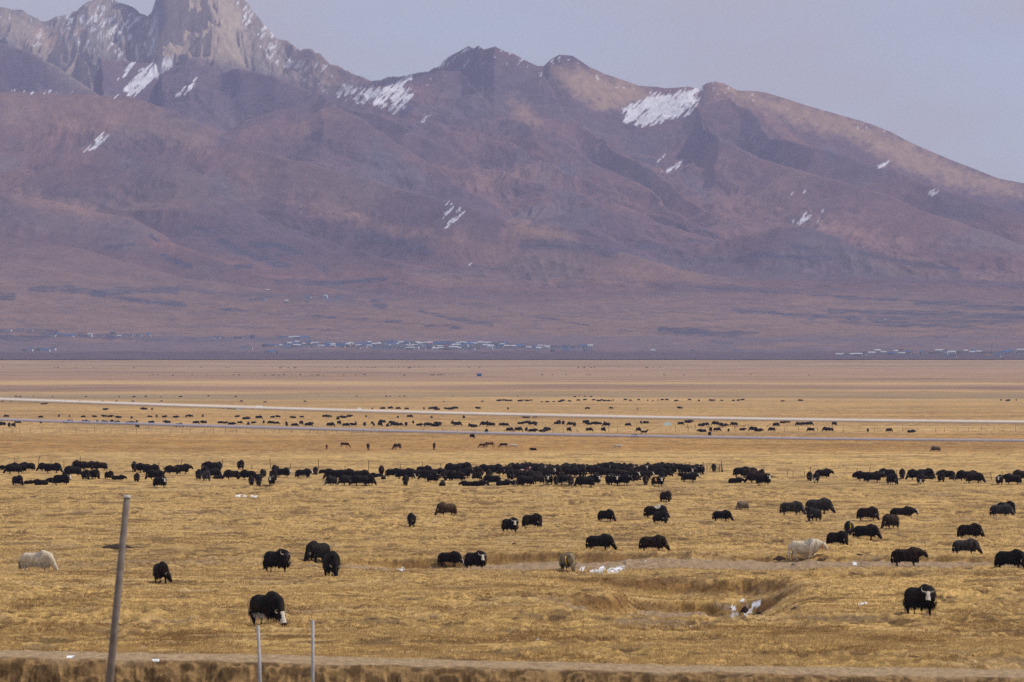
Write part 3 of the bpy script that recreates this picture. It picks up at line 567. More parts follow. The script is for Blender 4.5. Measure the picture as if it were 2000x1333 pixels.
    hp = tw((hd[1][0], 0, hd[1][1]))+Vector((0, 0, dz)); f3 = Rt @ Vector((up.x, 0, up.z)); mz = tw((hd[3][0], 0, hd[3][1]))+Vector((0, 0, dz))
    ax = (np.array(mz)-np.array(pl)); tt = ((co-np.array(pl))@ax)/(ax@ax)
    fw = Rt @ Vector((hd[3][1]*0+1, 0, 0)); dd = np.linalg.norm(co-np.array(pl)-tt[:, None]*ax, axis=1)
    side = Rt @ Vector((0, 1, 0)); lat = np.abs((co-np.array(pl))@np.array(side))
    head = ((tt > .02) & (tt < 1.15) & (dd < .28))
    facez = head*np.clip(1.25-lat/.15, 0, 1.1)*(tt < .93)*(1-.9*((tt > .22) & (tt < .5) & (lat > .085)))
    zone = np.zeros((len(co), 4), np.float32); zone[:, 3] = 1
    zone[:, 0] = facez
    zone[:, 1] = np.clip((.62+dz-co[:, 2])/.12, 0, 1)*(co[:, 0] < .55)*(co[:, 0] > -.55)
    zone[:, 2] = np.clip((co[:, 2]-1.0-dz)/.25+.35, 0, 1)*np.clip(1-abs(co[:, 0]-.25)/.55, 0, 1)*1.2
    at = me.color_attributes.new('zone', 'FLOAT_COLOR', 'POINT'); at.data.foreach_set('color', zone.ravel())
    horns = []
    for s in (-1, 1):
        bm = bmesh.new(); o0 = pl+Rt @ (Vector((0, s*.10, 0)))
        H = [(0, 0, 0, .034), (.02, .09, .01, .032), (.03, .17, .05, .027), (.04, .21, .13, .020), (.02, .20, .21, .013), (-.02, .17, .27, .005)]
        fwd = Vector((up.z, 0, -up.x))
        pts = [(o0 + Rt @ (fwd*-a_*.5+Vector((0, s*b_, 0))+up*c_), r_, r_) for a_, b_, c_, r_ in H]
        tube(bm, pts, 7); horns.append(mesh('horn', bm, [HORN]))
    hm = None
    if hair:
        bm = bmesh.new(); cl = bm.verts.layers.float_color.new('zone')
        for i in range(2400):
            x = r2.uniform(-1.0, .98); s = r2.choice((-1, 1)); rr = .38-.05*abs(x)**2; lo = .50 if -.5 < x < .5 else .44
            if r2.random() < .25: zr = r2.uniform(.65, 1.15)+dz
            else: zr = r2.uniform(lo, lo+.25)+dz
            y = s*(rr*math.sqrt(max(.05, 1-((zr-dz-.9)/.47)**2))+r2.uniform(-.03, .03))
            ln = r2.uniform(.08, .24)*(1.0 if zr-dz < .8 else .6)
            if lie: ln = min(ln, max(zr-.0, .05))
            w = r2.uniform(.007, .018); dx = r2.uniform(-.04, .02)
            p0 = Vector((x-w, y, zr)); p1 = Vector((x+w, y, zr)); p2 = Vector((x+dx, y*1.03+s*r2.uniform(0, .04), max(zr-ln, .0)))
            vs = [bm.verts.new(p) for p in (p0, p1, p2)]; bm.faces.new(vs)
            for v in vs: v[cl] = (0, (1 if abs(x) < .5 else 0)*max(0, min(1, (.62+dz-v.co.z)/.12)), 0, 1)
        for i in range(160):   # tail tuft
            z0 = r2.uniform(.35, .8)+dz; an_ = r2.uniform(0, 6.28); x = -1.12+.10*math.cos(an_); y = .11*math.sin(an_)
            if z0 < .05: continue
            vs = [bm.verts.new(p) for p in (Vector((x, y-.015, z0)), Vector((x, y+.015, z0)), Vector((x-.03, y, max(z0-.25, 0))))]; bm.faces.new(vs)
        hm = bpy.data.meshes.new('hair'); bm.to_mesh(hm); bm.free()
    return me, horns, hm
GEO = {}
for key, pose, turn in (('graze', 'graze', 0), ('graze_l', 'graze', .5), ('graze_r', 'graze', -.5), ('stand', 'stand', 0), ('stand_r', 'stand', -.55), ('walk', 'walk', 0), ('lie', 'lie', 0), ('lie_r', 'lie', -.6)):
    GEO[key] = yak_geo(pose, turn)
FARGEO = {k: yak_geo(k, 0, .085, False)[0] for k in ('graze', 'stand', 'lie')}
CACHE = {}
def colored(me, mat, key):
    k = (me.name, mat.name)
    if k not in CACHE:
        c = me.copy(); c.materials.clear(); c.materials.append(mat); CACHE[k] = c
    return CACHE[k]
def make_yak(geo, coat, horn=True, hair=True):
    me, horns, hm = GEO[geo] if hair or geo == 'walk' else (FARGEO[geo.split('_')[0]], GEO[geo][1], None)
    if not hair: hm = None
    o = link('yak', colored(me, FUR[coat], coat))
    if horn:
        for h in horns: link('horn', colored(h, HORND if coat in ('dun', 'grey_brown') else HORN, 'h'), o)
    if hm and hair: link('hair', colored(hm, FUR[coat], coat), o)
    return o
YAKREG = {}
def copy_thing(src):
    c = src.copy(); COL.objects.link(c)
    for ch in src.children:
        d = ch.copy(); COL.objects.link(d); d.parent = c
    return c
def place_yak(px, py, hpx, geo, head, coat, label, group=None, horn=True, hair=True, detail=True):
    if coat == 'white' and geo == 'walk': hair = False
    key = (geo, coat, horn, hair)
    if key in YAKREG: o = copy_thing(YAKREG[key])
    else: o = make_yak(geo, coat, horn, hair); YAKREG[key] = o
    p = ray_ground(px, py) if detail else Vector(((px-1000)/F*float(D_of_y(py)), float(D_of_y(py)), 0))
    p.z = float(ground_z(p.x, p.y, False)[0])-.02
    top = 1.43 if 'lie' not in geo else .95
    s = hpx*p.y/F/top
    if 'lie' not in geo: s *= 1.05; p.z -= .07
    o.location = p; o.scale = (s*.93, s, s); o.rotation_euler = (0, 0, math.radians(head))
    for k in ('label', 'category', 'group'):
        if k in o: del o[k]
    return tag(o, label, 'yak', group)
# heading: 0 faces right, 90 away, 180 left, -90 the camera
NEAR = [
 (70,1117,41,'graze',-8,'white','long-haired white yak grazing alone at the far left of the field'),
 (314,1137,40,'graze_l',-72,'brown_black','dark yak with brown face grazing alone right of the tall leaning pole'),
 (540,1118,45,'stand_r',-48,'black','black humped yak with tall pale horns facing right, head half raised'),
 (622,1101,43,'graze',236,'black','black yak with head down to the left, behind the horned one facing us'),
 (647,1127,50,'graze',-78,'black','black yak grazing towards the camera with wide curved pale horns'),
 (520,1223,67,'graze',-58,'pied','black yak with white face and white belly grazing behind the thin metal post'),
 (877,1105,28,'graze',-12,'white_face','black white-faced yak lowering its head beside the dry bank, left of a pair'),
 (928,1113,37,'stand_r',-50,'white_face','black yak with small white blaze standing on the bare track, right of a pair'),
 (1108,1116,38,'graze',-72,'dun','pale dun yak with yellow ribbon grazing beside snow scraps in the wash'),
 (804,1029,27,'graze',-95,'black','small black yak seen end-on, standing alone left of the centre'),
 (873,1008,27,'graze',215,'brown','shaggy tan-brown yak grazing to the left'),
 (996,1041,30,'stand_r',-55,'white_face','black yak with pale grey-white face looking right'),
 (1039,1032,29,'graze_r',-38,'brown_black','black yak grazing right, just beside the one with the pale face'),
 (1183,1019,24,'graze',-42,'black','small black yak grazing right, alone between two larger groups'),
 (1279,1013,27,'graze',0,'saddle','black yak with light mane and rump, partly hidden by another black yak'),
 (1290,1024,27,'graze_r',-55,'black','black yak overlapping the pale-maned yak in front of it'),
 (1300,981,22,'graze_r',-60,'brown_black','lone dark yak nearest to the big herd, just below it'),
 (1170,1075,32,'graze',0,'black','large black yak in full profile grazing right, left of a matching pair'),
 (1274,1077,32,'graze',-6,'brown_black','dark brown-backed yak striding right in profile, right of a matching pair'),
 (1409,1018,22,'graze',-4,'black','low black yak grazing right at the middle distance, no neighbour near'),
 (1451,996,18,'graze',222,'grey_brown','small grey-brown calf with head down to the left, alone in the grass'),
 (1545,1006,27,'graze',-6,'grey','grizzled grey-black yak at the left end of a close trio'),
 (1598,1004,31,'graze',0,'grey','black-grey humped yak grazing right, rear one of a close trio'),
 (1590,1018,27,'graze_l',232,'black','black yak with head low to the left, in front of the humped one'),
 (1694,1017,27,'graze_r',-25,'brown_black','rounded dark brown yak with head down, level with the shaggy lying yak'),
 (1761,1009,20,'lie',-5,'white_face','shaggy dark yak with a pale muzzle lying down facing right'),
 (1740,1033,29,'graze',230,'brown_black','brown-black yak grazing towards the lower left'),
 (1658,1047,29,'graze',-100,'black','black yak with a yellow ribbon on its neck seen end-on'),
 (1690,1054,30,'graze',0,'black','black yak with pale tail tuft grazing right beside the ribboned one'),
 (1635,1067,30,'graze_r',-38,'black','black yak with pale horn low to the ground, front left of a group of three'),
 (1571,1094,40,'walk',0,'white','cream white yak walking right along the dirt track, head raised'),
 (1770,1106,37,'stand',-4,'brown_black','very large dark yak standing in profile on the dirt track'),
 (1885,1083,31,'graze',-2,'grey','blackish grey yak with long skirt grazing, in front of another'),
 (1893,1053,31,'graze',-28,'brown_black','brownish black yak grazing right, just behind the grey-skirted one'),
 (1972,1112,39,'graze_r',-30,'black','black yak with lowered head at the right edge by the dirt track'),
 (1954,1010,26,'graze',-4,'grey','black yak with grey speckles grazing near the right edge'),
 (1964,1004,25,'graze_r',-35,'black','black yak mostly hidden behind the grey-speckled one'),
 (1796,1202,60,'stand_r',-62,'white_face','big black yak with bright white face looking at the camera, lower right'),
]
TAGM = flat('ribbon_yellow', (.75, .50, .03)); TAGO = flat('cloth_orange', (.85, .33, .03)); TAGR = flat('tassel_red', (.6, .12, .06))
NEARO = []
for a_ in NEAR: NEARO.append(place_yak(*a_, group='yaks grazing in the near field'))
def ribbon(parent, mat, pts, w, name='ribbon'):
    bm = bmesh.new(); tube(bm, [(p, w, w*.5) for p in pts], 6); link(name, mesh(name, bm, [mat]), parent)
ribbon(NEARO[8], TAGM, [(.86, -.40, 1.15), (.95, -.40, .85), (.98, -.36, .62)], .05)
ribbon(NEARO[27], TAGM, [(.95, .20, 1.25), (1.08, .27, 1.0), (1.10, .30, .75)], .035)
ribbon(NEARO[30], TAGR, [(1.30, -.22, .98), (1.33, -.25, .82)], .05, 'tassel'); ribbon(NEARO[30], HORND, [(1.26, -.20, 1.22), (1.30, -.25, 1.0), (1.28, 0, .78)], .02, 'collar')

# ---- the herd in the middle distance: (column, foot row, coat/pose code, heading)
g, b_, w, l_, s_ = 'graze', 'black', 'white_face', 'lie', 'stand'
MID = [
(10,918,'l',180),(27,926,'g',190),(36,923,'g',175),(55,920,'s',180),(89,921,'g',185),(103,924,'g',0),(157,918,'g',180),(172,919,'g',5),(196,919,'g',200),(143,931,'g',190),(167,938,'g',-70),(178,936,'w',-20),(186,936,'g',-70),(213,937,'b',-60),(231,938,'l',0),
(34,949,'g',-60),(56,946,'c',0),(80,948,'l',180),(106,944,'l',190),(120,948,'w',-25),(262,921,'g',-85),(281,923,'g',190),(295,926,'g',0),(267,942,'b',-85),(304,938,'g',185),(312,953,'w',-45),(330,919,'c',180),(338,927,'g',180),(355,926,'s',0),
(388,937,'g',-80),(399,930,'g',-80),(403,940,'e',-70),(414,934,'g',10),(425,936,'c',0),(415,921,'g',190),(428,920,'g',-80),(454,937,'g',180),(470,918,'g',-70),(485,937,'g',180),(491,949,'b',-80),(500,935,'l',180),
(505,950,'g',-85),(514,933,'b',-95),(531,949,'w',-80),(534,938,'g',-70),(538,929,'g',-95),(553,933,'w',-30),(592,935,'p',0),(616,928,'b',-90),(635,926,'l',0),(652,937,'g',180),(648,949,'w',240),(674,937,'g',0),(677,948,'w',230),(686,936,'b',-70),(705,937,'g',0),(704,949,'g',190),(720,948,'g',-60),(735,934,'l',180),(745,929,'g',85),(749,937,'c',-70),
(767,933,'s',0),(790,936,'w',10),(792,949,'g',-90),(812,936,'g',200),(828,928,'g',0),(838,938,'g',190),(845,943,'g',-50),(853,933,'g',0),(864,950,'l',-90),(867,934,'b',-70),(873,939,'g',-80),(886,925,'w',185),(891,941,'g',190),(905,921,'g',0),(905,934,'s',0),(914,950,'l',180),(934,950,'l',0),(925,930,'g',5),(931,938,'b',-60),(952,927,'g',180),(955,938,'g',-90),(962,947,'g',185),(983,949,'l',0),(966,925,'w',0),(985,929,'g',0),(997,938,'g',-80),
(1008,924,'w',180),(1003,936,'g',180),(1012,948,'l',0),(1018,938,'g',190),(1027,949,'w',200),(1043,940,'g',180),(1050,946,'g',215),(1062,936,'g',0),(1072,948,'p',-80),(1078,932,'g',10),(1086,948,'b',-95),(1104,948,'p',190),(1114,949,'g',-90),(1143,952,'g',180),(1160,947,'w',-50),(1165,940,'b',-70),(1190,948,'g',-85),(1198,948,'w',-60),(1216,948,'g',-50),
(1228,941,'p',0),(1238,940,'c',0),(1258,938,'p',0),(1261,948,'b',-90),(1284,950,'o',-50),(1293,941,'g',-90),(1346,942,'w',0),
(1436,944,'l',0),(1448,932,'g',0),(1463,933,'g',0),(1477,944,'g',180),(1491,948,'w',-40),(1487,935,'g',-85),
(1581,940,'b',-90),(1594,943,'w',-85),(1607,935,'g',0),(1674,933,'c',0),(1687,940,'s',180),(1705,943,'s',0),(1718,934,'c',0),(1733,935,'g',180),(1742,947,'g',-70),(1762,936,'g',-90),(1790,938,'g',180),(1798,946,'w',-80),(1806,935,'g',0),(1815,937,'c',0),(1838,942,'g',-80),(1850,937,'s',180),(1863,938,'c',0),(1886,940,'w',180),(1903,944,'g',0),(1893,938,'g',0),(1952,948,'w',-90),(1978,947,'w',190),(1996,940,'g',190)]
for i in range(46):      # the packed rank along the fence
    q = 1008+i*8.05
    MID.append((q, 924+random.uniform(-3, 5), random.choice('ggggwpsgbgwg'), random.choice((0, 180, -80, -95, 170, 10, -60, 200))))
    if i % 3 == 1: MID.append((q+random.uniform(-3, 3), 932+random.uniform(-2, 2), random.choice('gwgbl'), random.choice((0, 180, -80, -60))))
MID.append((1394, 922, 'b', -90))
CODE = {'g': ('graze', 'black'), 'w': ('graze_r', 'white_face'), 'b': ('graze', 'brown_black'), 's': ('stand', 'black'), 'l': ('lie', 'black'), 'c': ('lie', 'brown_black'), 'e': ('graze', 'grey'), 'p': ('stand_r', 'pied'), 'o': ('graze_r', 'white_face')}
ORD1 = ['', 'first', 'second', 'third', 'fourth', 'fifth', 'sixth', 'seventh', 'eighth', 'ninth', 'tenth', 'eleventh', 'twelfth', 'thirteenth', 'fourteenth', 'fifteenth', 'sixteenth', 'seventeenth', 'eighteenth', 'nineteenth']
TENS = {2: 'twent', 3: 'thirt', 4: 'fort', 5: 'fift', 6: 'sixt', 7: 'sevent', 8: 'eight', 9: 'ninet'}
def ordinal(n):
    if n < 20: return ORD1[n]
    h, t = divmod(n, 10)
    return TENS[h]+'ieth' if t == 0 else TENS[h]+'y-'+ORD1[t]
DESC = {'g': 'black yak grazing', 'w': 'black white-faced yak', 'b': 'dark brown yak', 's': 'black yak standing head up', 'l': 'black yak lying', 'c': 'small dark calf lying', 'e': 'grey-black yak', 'p': 'black yak with white patches', 'o': 'black yak carrying an orange cloth'}
def zone_of(x):
    for lim, nm in ((130, 'at far left'), (250, 'left of the pole tip'), (440, 'right of the pole tip'), (640, 'above the thin posts'), (880, 'left of the packed rank'), (1120, 'near the motorcycle'), (1270, 'mid packed rank'), (1415, 'by the stick pen'), (1560, 'right of the stick pen'), (1770, 'in the right-hand string'), (2100, 'at far right')):
        if x < lim: return nm
def row_of(y): return 'back row' if y < 929 else ('middle row' if y < 941.5 else 'front row')
cnt = {}
items = sorted(MID, key=lambda t: t[0])
MIDO = []; ORANGE = None
for x, y, c, hd in items:
    k = (zone_of(x), row_of(y)); cnt[k] = cnt.get(k, 0)+1
    lab = '%s, %s from left, %s, %s' % (DESC[c], ordinal(cnt[k]), k[1], k[0])
    geo, coat = CODE[c]
    D = float(D_of_y(y)); hp = {'l': .84, 'c': .62, 'b': 1.35}.get(c, 1.57)*random.uniform(.92, 1.06)/D*F
    if c in 'wgo' and geo == 'graze_r' and random.random() < .4: geo = 'stand_r'
    if c == 'g' and random.random() < .3: geo = random.choice(('graze_l', 'graze_r', 'stand'))
    if c == 'g' and random.random() < .3: coat = 'brown_black'
    if geo.startswith('stand') and c == 'g': lab = lab.replace('yak grazing', 'yak')
    o = place_yak(x, y, hp, geo, hd+random.uniform(-8, 8), coat, lab, 'yaks of the big herd along the fence')
    MIDO.append(o)
    if c == 'o': ORANGE = o
bm = bmesh.new(); tube(bm, [((.15, -.30, 1.12), .16, .05), ((.30, -.44, .95), .20, .04), ((.32, -.46, .72), .10, .03)], 8)
oc = link('cloth', mesh('cloth', bm, [TAGO])); oc.matrix_world = ORANGE.matrix_basis; tag(oc, 'small orange cloth draped over a black yak near the stick pen', 'cloth')

# ---- animals and shrub specks far off between and beyond the cables: (column, foot row, height in photo pixels)
FAR = []
def far(y, h, xs): FAR.extend([(x, y+random.uniform(-.6, .6), h*(1.22 if h > 2.7 else 1)*random.uniform(.85, 1.2)) for x in xs])
far(776,2.6,[31,40,65,103,167,233,261,285,314,352,407,460,580,697,754,762,781,790,884,911,1012,1123,1132,1142,1154]); far(786,2.8,[5,22,65,72,125,155,200,227,260,316,471,517,596,867,942,1058,1068,1081,1093])
far(791,3.2,[82,88]); far(784,3.2,[974,982,990,996,1015,1022,1030,1037,1098,1113,1130,1142,1159,1170,1175,1180,1188,1195,1198,1222,1232,1247,1265,1275,1285,1293,1302,1320,1347,1365,1390,1396,1410,1432,1442,1450,1528,1564,1955,1968,1985])
far(801,4.6,[205,282,297,436,447,455,727,747,762,777,795,828,841,848,854,872,880,890,934,992,1148,1194,1328])
far(817,5.0,[13,79,115,136,162,185,204,215,232,257,293,306,321,343,364,372,396,463,532,543,573,589,635,644,671,682,715,777,800,843,906,1028,1045,1175])
far(820,6.0,[480,505,660]); far(829,6.0,[34,80,127,137,165,172,190,205,218,228,253,267,295,327,382,398,430,440,452,468,485,495,515,530,540,559,588,608,662,695,727,747,766,807,856,884,952,1017,1027,1040,1091,1144,1181,1252,1262,1529,1537])
far(832,6.6,[1034,1088,1100,1150,1160,1170,1329,1370,1378,1398,1406,1413,1434,1561,1572,1580,1629]); far(827,7.0,[1344]); far(834,7.0,[4,560,575,602,645,675,690,712,730,742,757,772,780,793,819,830,838,850,893,917,925,947,960,980,987,1046,1115,1122,1185,1226,1515])
far(836,7.2,[18,26,268,349]); far(844,7.0,[995,1012,1028,1040,1060,1069,1111,1150,1178,1247,1372,1388,1400,1423,1450,1472,1481,1508,1584,1615,1622,1695,1736,1779]); far(852,8.0,[1386]); far(857,8.6,[922,1238]); far(850,9.0,[950])
far(719,1.6,list(rng.uniform(500,990,34))+list(rng.uniform(1120,1290,14))+list(rng.uniform(0,480,10))); far(733.5,1.8,[518,532,536,545,553,556,570,578,586,606,610,618,622,632,660,670,695,712,790,842,846,850,856,862,868]+list(rng.uniform(240,480,10))+list(rng.uniform(1000,1700,14)))  # dark shrub specks, drawn with the distant yak meshes
FAR.sort(key=lambda t: -t[2])
NIND = 300-len(NEAR)-len(MID)
ind = sorted(FAR[:NIND]); rest = FAR[NIND:]
GB = []; cn = {}
for x, y, h in ind:
    z_ = 'between the two cables' if y < 840 else 'just above the lower cable' if y < 848 else 'on and below the lower cable'
    seg = 'far left' if x < 400 else 'left half' if x < 800 else 'centre' if x < 1200 else 'right of centre' if x < 1600 else 'far right'
    k = (z_, seg); cn[k] = cn.get(k, 0)+1
    o = place_yak(x, y, h, random.choice(('graze', 'graze', 'stand', 'lie')) if h < 8 else 'graze', random.choice((0, 180, -80, 20, 200, -60)), random.choice(('black', 'black', 'brown_black')),
        'tiny dark yak %s, %s from left, %s' % (z_, ordinal(cn[k]), seg), 'distant yaks by the cables', horn=False, hair=False, detail=False)
bm = bmesh.new()
for x, y, h in rest:
    D = float(D_of_y(y)); s = h*D/F/1.43; X = (x-1000)/F*D; z = float(ground_z(X, D, False)[0])
    ks = random.choice(('graze', 'stand', 'lie')); s = s*(1.3 if ks == 'lie' else 1); n0 = len(bm.verts); bm.from_mesh(FARGEO[ks]); bm.verts.ensure_lookup_table()
    M = Matrix.Translation((X, D, z-.03)) @ Matrix.Rotation(random.choice((0, math.pi, 1.6, .4)), 4, 'Z') @ Matrix.Scale(s, 4)
    bmesh.ops.transform(bm, matrix=M, verts=bm.verts[n0:])
me = mesh('distant_yaks_shrubs', bm, [FUR['black']]); o = link('distant_yaks_shrubs', me); tag(o, 'hundreds of tiny dark yaks and shrub specks dotted over the far plain', 'herd', None, 'stuff')

# ---------------------------------------------------------------- horses
def horse_geo(graze=True):
    bm = bmesh.new()
    nb = [(.80, 1.02, .12, .26), (1.0, .80, .10, .19), (1.17, .52, .085, .14), (1.27, .36, .085, .13), (1.36, .20, .07, .09), (1.42, .08, .055, .06)] if graze else [(.80, 1.22, .12, .26), (.98, 1.42, .10, .19), (1.12, 1.58, .085, .14), (1.24, 1.58, .08, .12), (1.38, 1.46, .065, .09), (1.48, 1.36, .05, .06)]
    tube(bm, [(Vector((x, 0, z)), rh, rv) for x, z, rh, rv in [(-.86, 1.12, .10, .14), (-.78, 1.10, .22, .27), (-.5, 1.10, .28, .31), (-.1, 1.04, .27, .29), (.3, 1.06, .27, .30), (.6, 1.10, .22, .30)]+nb], 14)
    for s in (-1, 1):
        tube(bm, [((.52, s*.15, .95), .11, .15), ((.53, s*.15, .68), .075, .09), ((.52, s*.15, .45), .055, .06), ((.52, s*.15, .15), .038, .042), ((.54, s*.15, .04), .055, .07), ((.55, s*.15, 0), .06, .075)], 8)
        tube(bm, [((-.66, s*.15, .98), .14, .22), ((-.62, s*.15, .72), .09, .13), ((-.74, s*.15, .50), .055, .07), ((-.70, s*.15, .16), .038, .045), ((-.67, s*.15, .04), .055, .07), ((-.66, s*.15, 0), .06, .075)], 8)
        e = Vector((1.24, s*.07, .50)) if graze else Vector((1.16, s*.06, 1.70)); tube(bm, [(e, .03, .03), (e+Vector((.02, s*.02, .12)), .008, .008)], 5)
    me = fuse(bm, .032, 3, 'horse'); co = np.empty(len(me.vertices)*3, np.float32); me.vertices.foreach_get('co', co); co = co.reshape(-1, 3)
    zn = np.zeros((len(co), 4), np.float32); zn[:, 3] = 1; zn[:, 1] = np.clip((.55-co[:, 2])/.2, 0, 1)*1.2
    at = me.color_attributes.new('zone', 'FLOAT_COLOR', 'POINT'); at.data.foreach_set('color', zn.ravel())
    bm = bmesh.new(); tube(bm, [((-.85, 0, 1.2), .04, .05), ((-.98, 0, 1.05), .06, .06), ((-1.02, 0, .7), .07, .07), ((-.99, 0, .38), .02, .02)], 7); tail = mesh('tail', bm, [])
    bm = bmesh.new()
    mp_ = [(.72, 1.32), (.92, 1.10), (1.08, .78), (1.18, .58)] if graze else [(.72, 1.50), (.92, 1.66), (1.06, 1.76), (1.16, 1.74)]
    tube(bm, [(Vector((x, 0, z)), .035, .07) for x, z in mp_], 7); mane = mesh('mane', bm, [])
    return me, tail, mane
HG = [horse_geo(True), horse_geo(False)]; HREG = {}
for x, y, h, gi, hd, coat, lab in [
 (638,879,9,0,-88,'bay','small reddish foal seen end-on, leftmost of the grazing horses'), (673,877,10,0,-4,'bay','reddish brown horse grazing right, second of the horses from the left'),
 (719,880,12,0,-82,'dark_bay','dark horse seen end-on, left of the one grazing towards the lower left'), (776,880,12,0,225,'dark_bay','black-brown horse grazing towards the lower left, third dark one'),
 (848,879,12,0,-92,'dark_bay','dark brown horse seen from behind, alone between the others'), (943,877,8,0,180,'bay','reddish horse grazing left, overlapping a golden horse'),
 (956,876,11,0,175,'golden','golden brown horse just behind the reddish one'), (984,877,9,0,180,'dark_bay','blackish horse grazing left beside a white horse'),
 (1002,878,9,0,0,'palewhite','white horse right of the blackish one'), (1207,880,10,0,180,'palewhite','cream white horse grazing left, far from the other horses'),
 (1258,851,9.5,1,-5,'dark_bay','dark horse standing with head up by the lower cable')]:
    k = (gi, coat)
    if k in HREG: o = copy_thing(HREG[k])
    else:
        me, tl, mn = HG[gi]; o = link('horse', colored(me, FUR[coat], coat)); dk = FUR['dark_bay'] if coat != 'palewhite' else FUR['palewhite']
        link('tail', colored(tl, dk, 't'), o); link('mane', colored(mn, dk, 'm'), o); HREG[k] = o
    D = float(D_of_y(y)); X = (x-1000)/F*D; s = 1.2*h*D/F/(1.42 if gi == 0 else 1.7)
    o.location = (X, D, float(ground_z(X, D, False)[0])-.02); o.scale = (s, s, s); o.rotation_euler = (0, 0, math.radians(hd)); tag(o, lab, 'horse', 'horses on the plain')
place_yak(1828,882,11,'graze',190,'grey_brown','grey-brown yak grazing alone on the empty plain at the right', 'yaks of the open plain', horn=False)
place_yak(1042,880,5.5,'lie',180,'brown_black','dark calf lying among the distant horses', 'yaks of the open plain', horn=False)

# ---------------------------------------------------------------- rider on a motorcycle
def person_geo(sit=True, coat=(.015, .014, .02), leg=(.03, .03, .045)):
    cm = flat('coat', coat); lm = flat('trousers', leg); sk = flat('skin', (.30, .17, .11)); hm = flat('hair_dark', (.01, .009, .008))
    bm = bmesh.new()
    hip = .82 if sit else .90
    tube(bm, [((0, 0, hip-.08), .17, .13), ((0, 0, hip+.08), .17, .12), ((0, 0, hip+.28), .19, .12), ((0, 0, hip+.46), .21, .11), ((0, 0, hip+.55), .09, .08), ((.01, 0, hip+.63), .06, .06), ((.02, 0, hip+.70), .075, .09), ((.02, 0, hip+.80), .08, .10), ((.02, 0, hip+.88), .04, .05)], 12)
    for s in (-1, 1):
        if sit: tube(bm, [((0, s*.10, hip-.02), .09, .09), ((.38, s*.17, hip-.06), .08, .08), ((.42, s*.17, hip-.10), .07, .07), ((.34, s*.17, hip-.50), .05, .05), ((.34, s*.17, hip-.52), .05, .05), ((.46, s*.17, hip-.54), .04, .035)], 9); tube(bm, [((0, s*.20, hip+.45), .06, .06), ((.14, s*.26, hip+.22), .05, .05), ((.42, s*.24, hip+.20), .04, .04), ((.50, s*.24, hip+.20), .035, .025)], 8)
        else: tube(bm, [((0, s*.09, hip), .09, .09), ((0, s*.10, .50), .065, .07), ((0, s*.10, .10), .05, .05), ((.03, s*.10, .04), .05, .04), ((.14, s*.10, .03), .04, .03)], 9); tube(bm, [((0, s*.20, hip+.45), .06, .06), ((-.02, s*.25, hip+.18), .05, .05), ((.05, s*.26, hip-.02), .04, .04), ((.07, s*.26, hip-.10), .035, .02)], 8)
    me = fuse(bm, .022, 3, 'person'); [me.materials.append(m) for m in (cm, lm, sk)]
    for p in me.polygons: z = p.center.z; p.material_index = 2 if z > hip+.60 else (1 if z < hip-.02 else 0)
    bm = bmesh.new(); bmesh.ops.create_uvsphere(bm, u_segments=12, v_segments=8, radius=.105, matrix=Matrix.Translation((.0, 0, hip+.83)) @ Matrix.Diagonal((1, .9, .85, 1)))
    return me, mesh('hair', bm, [hm])
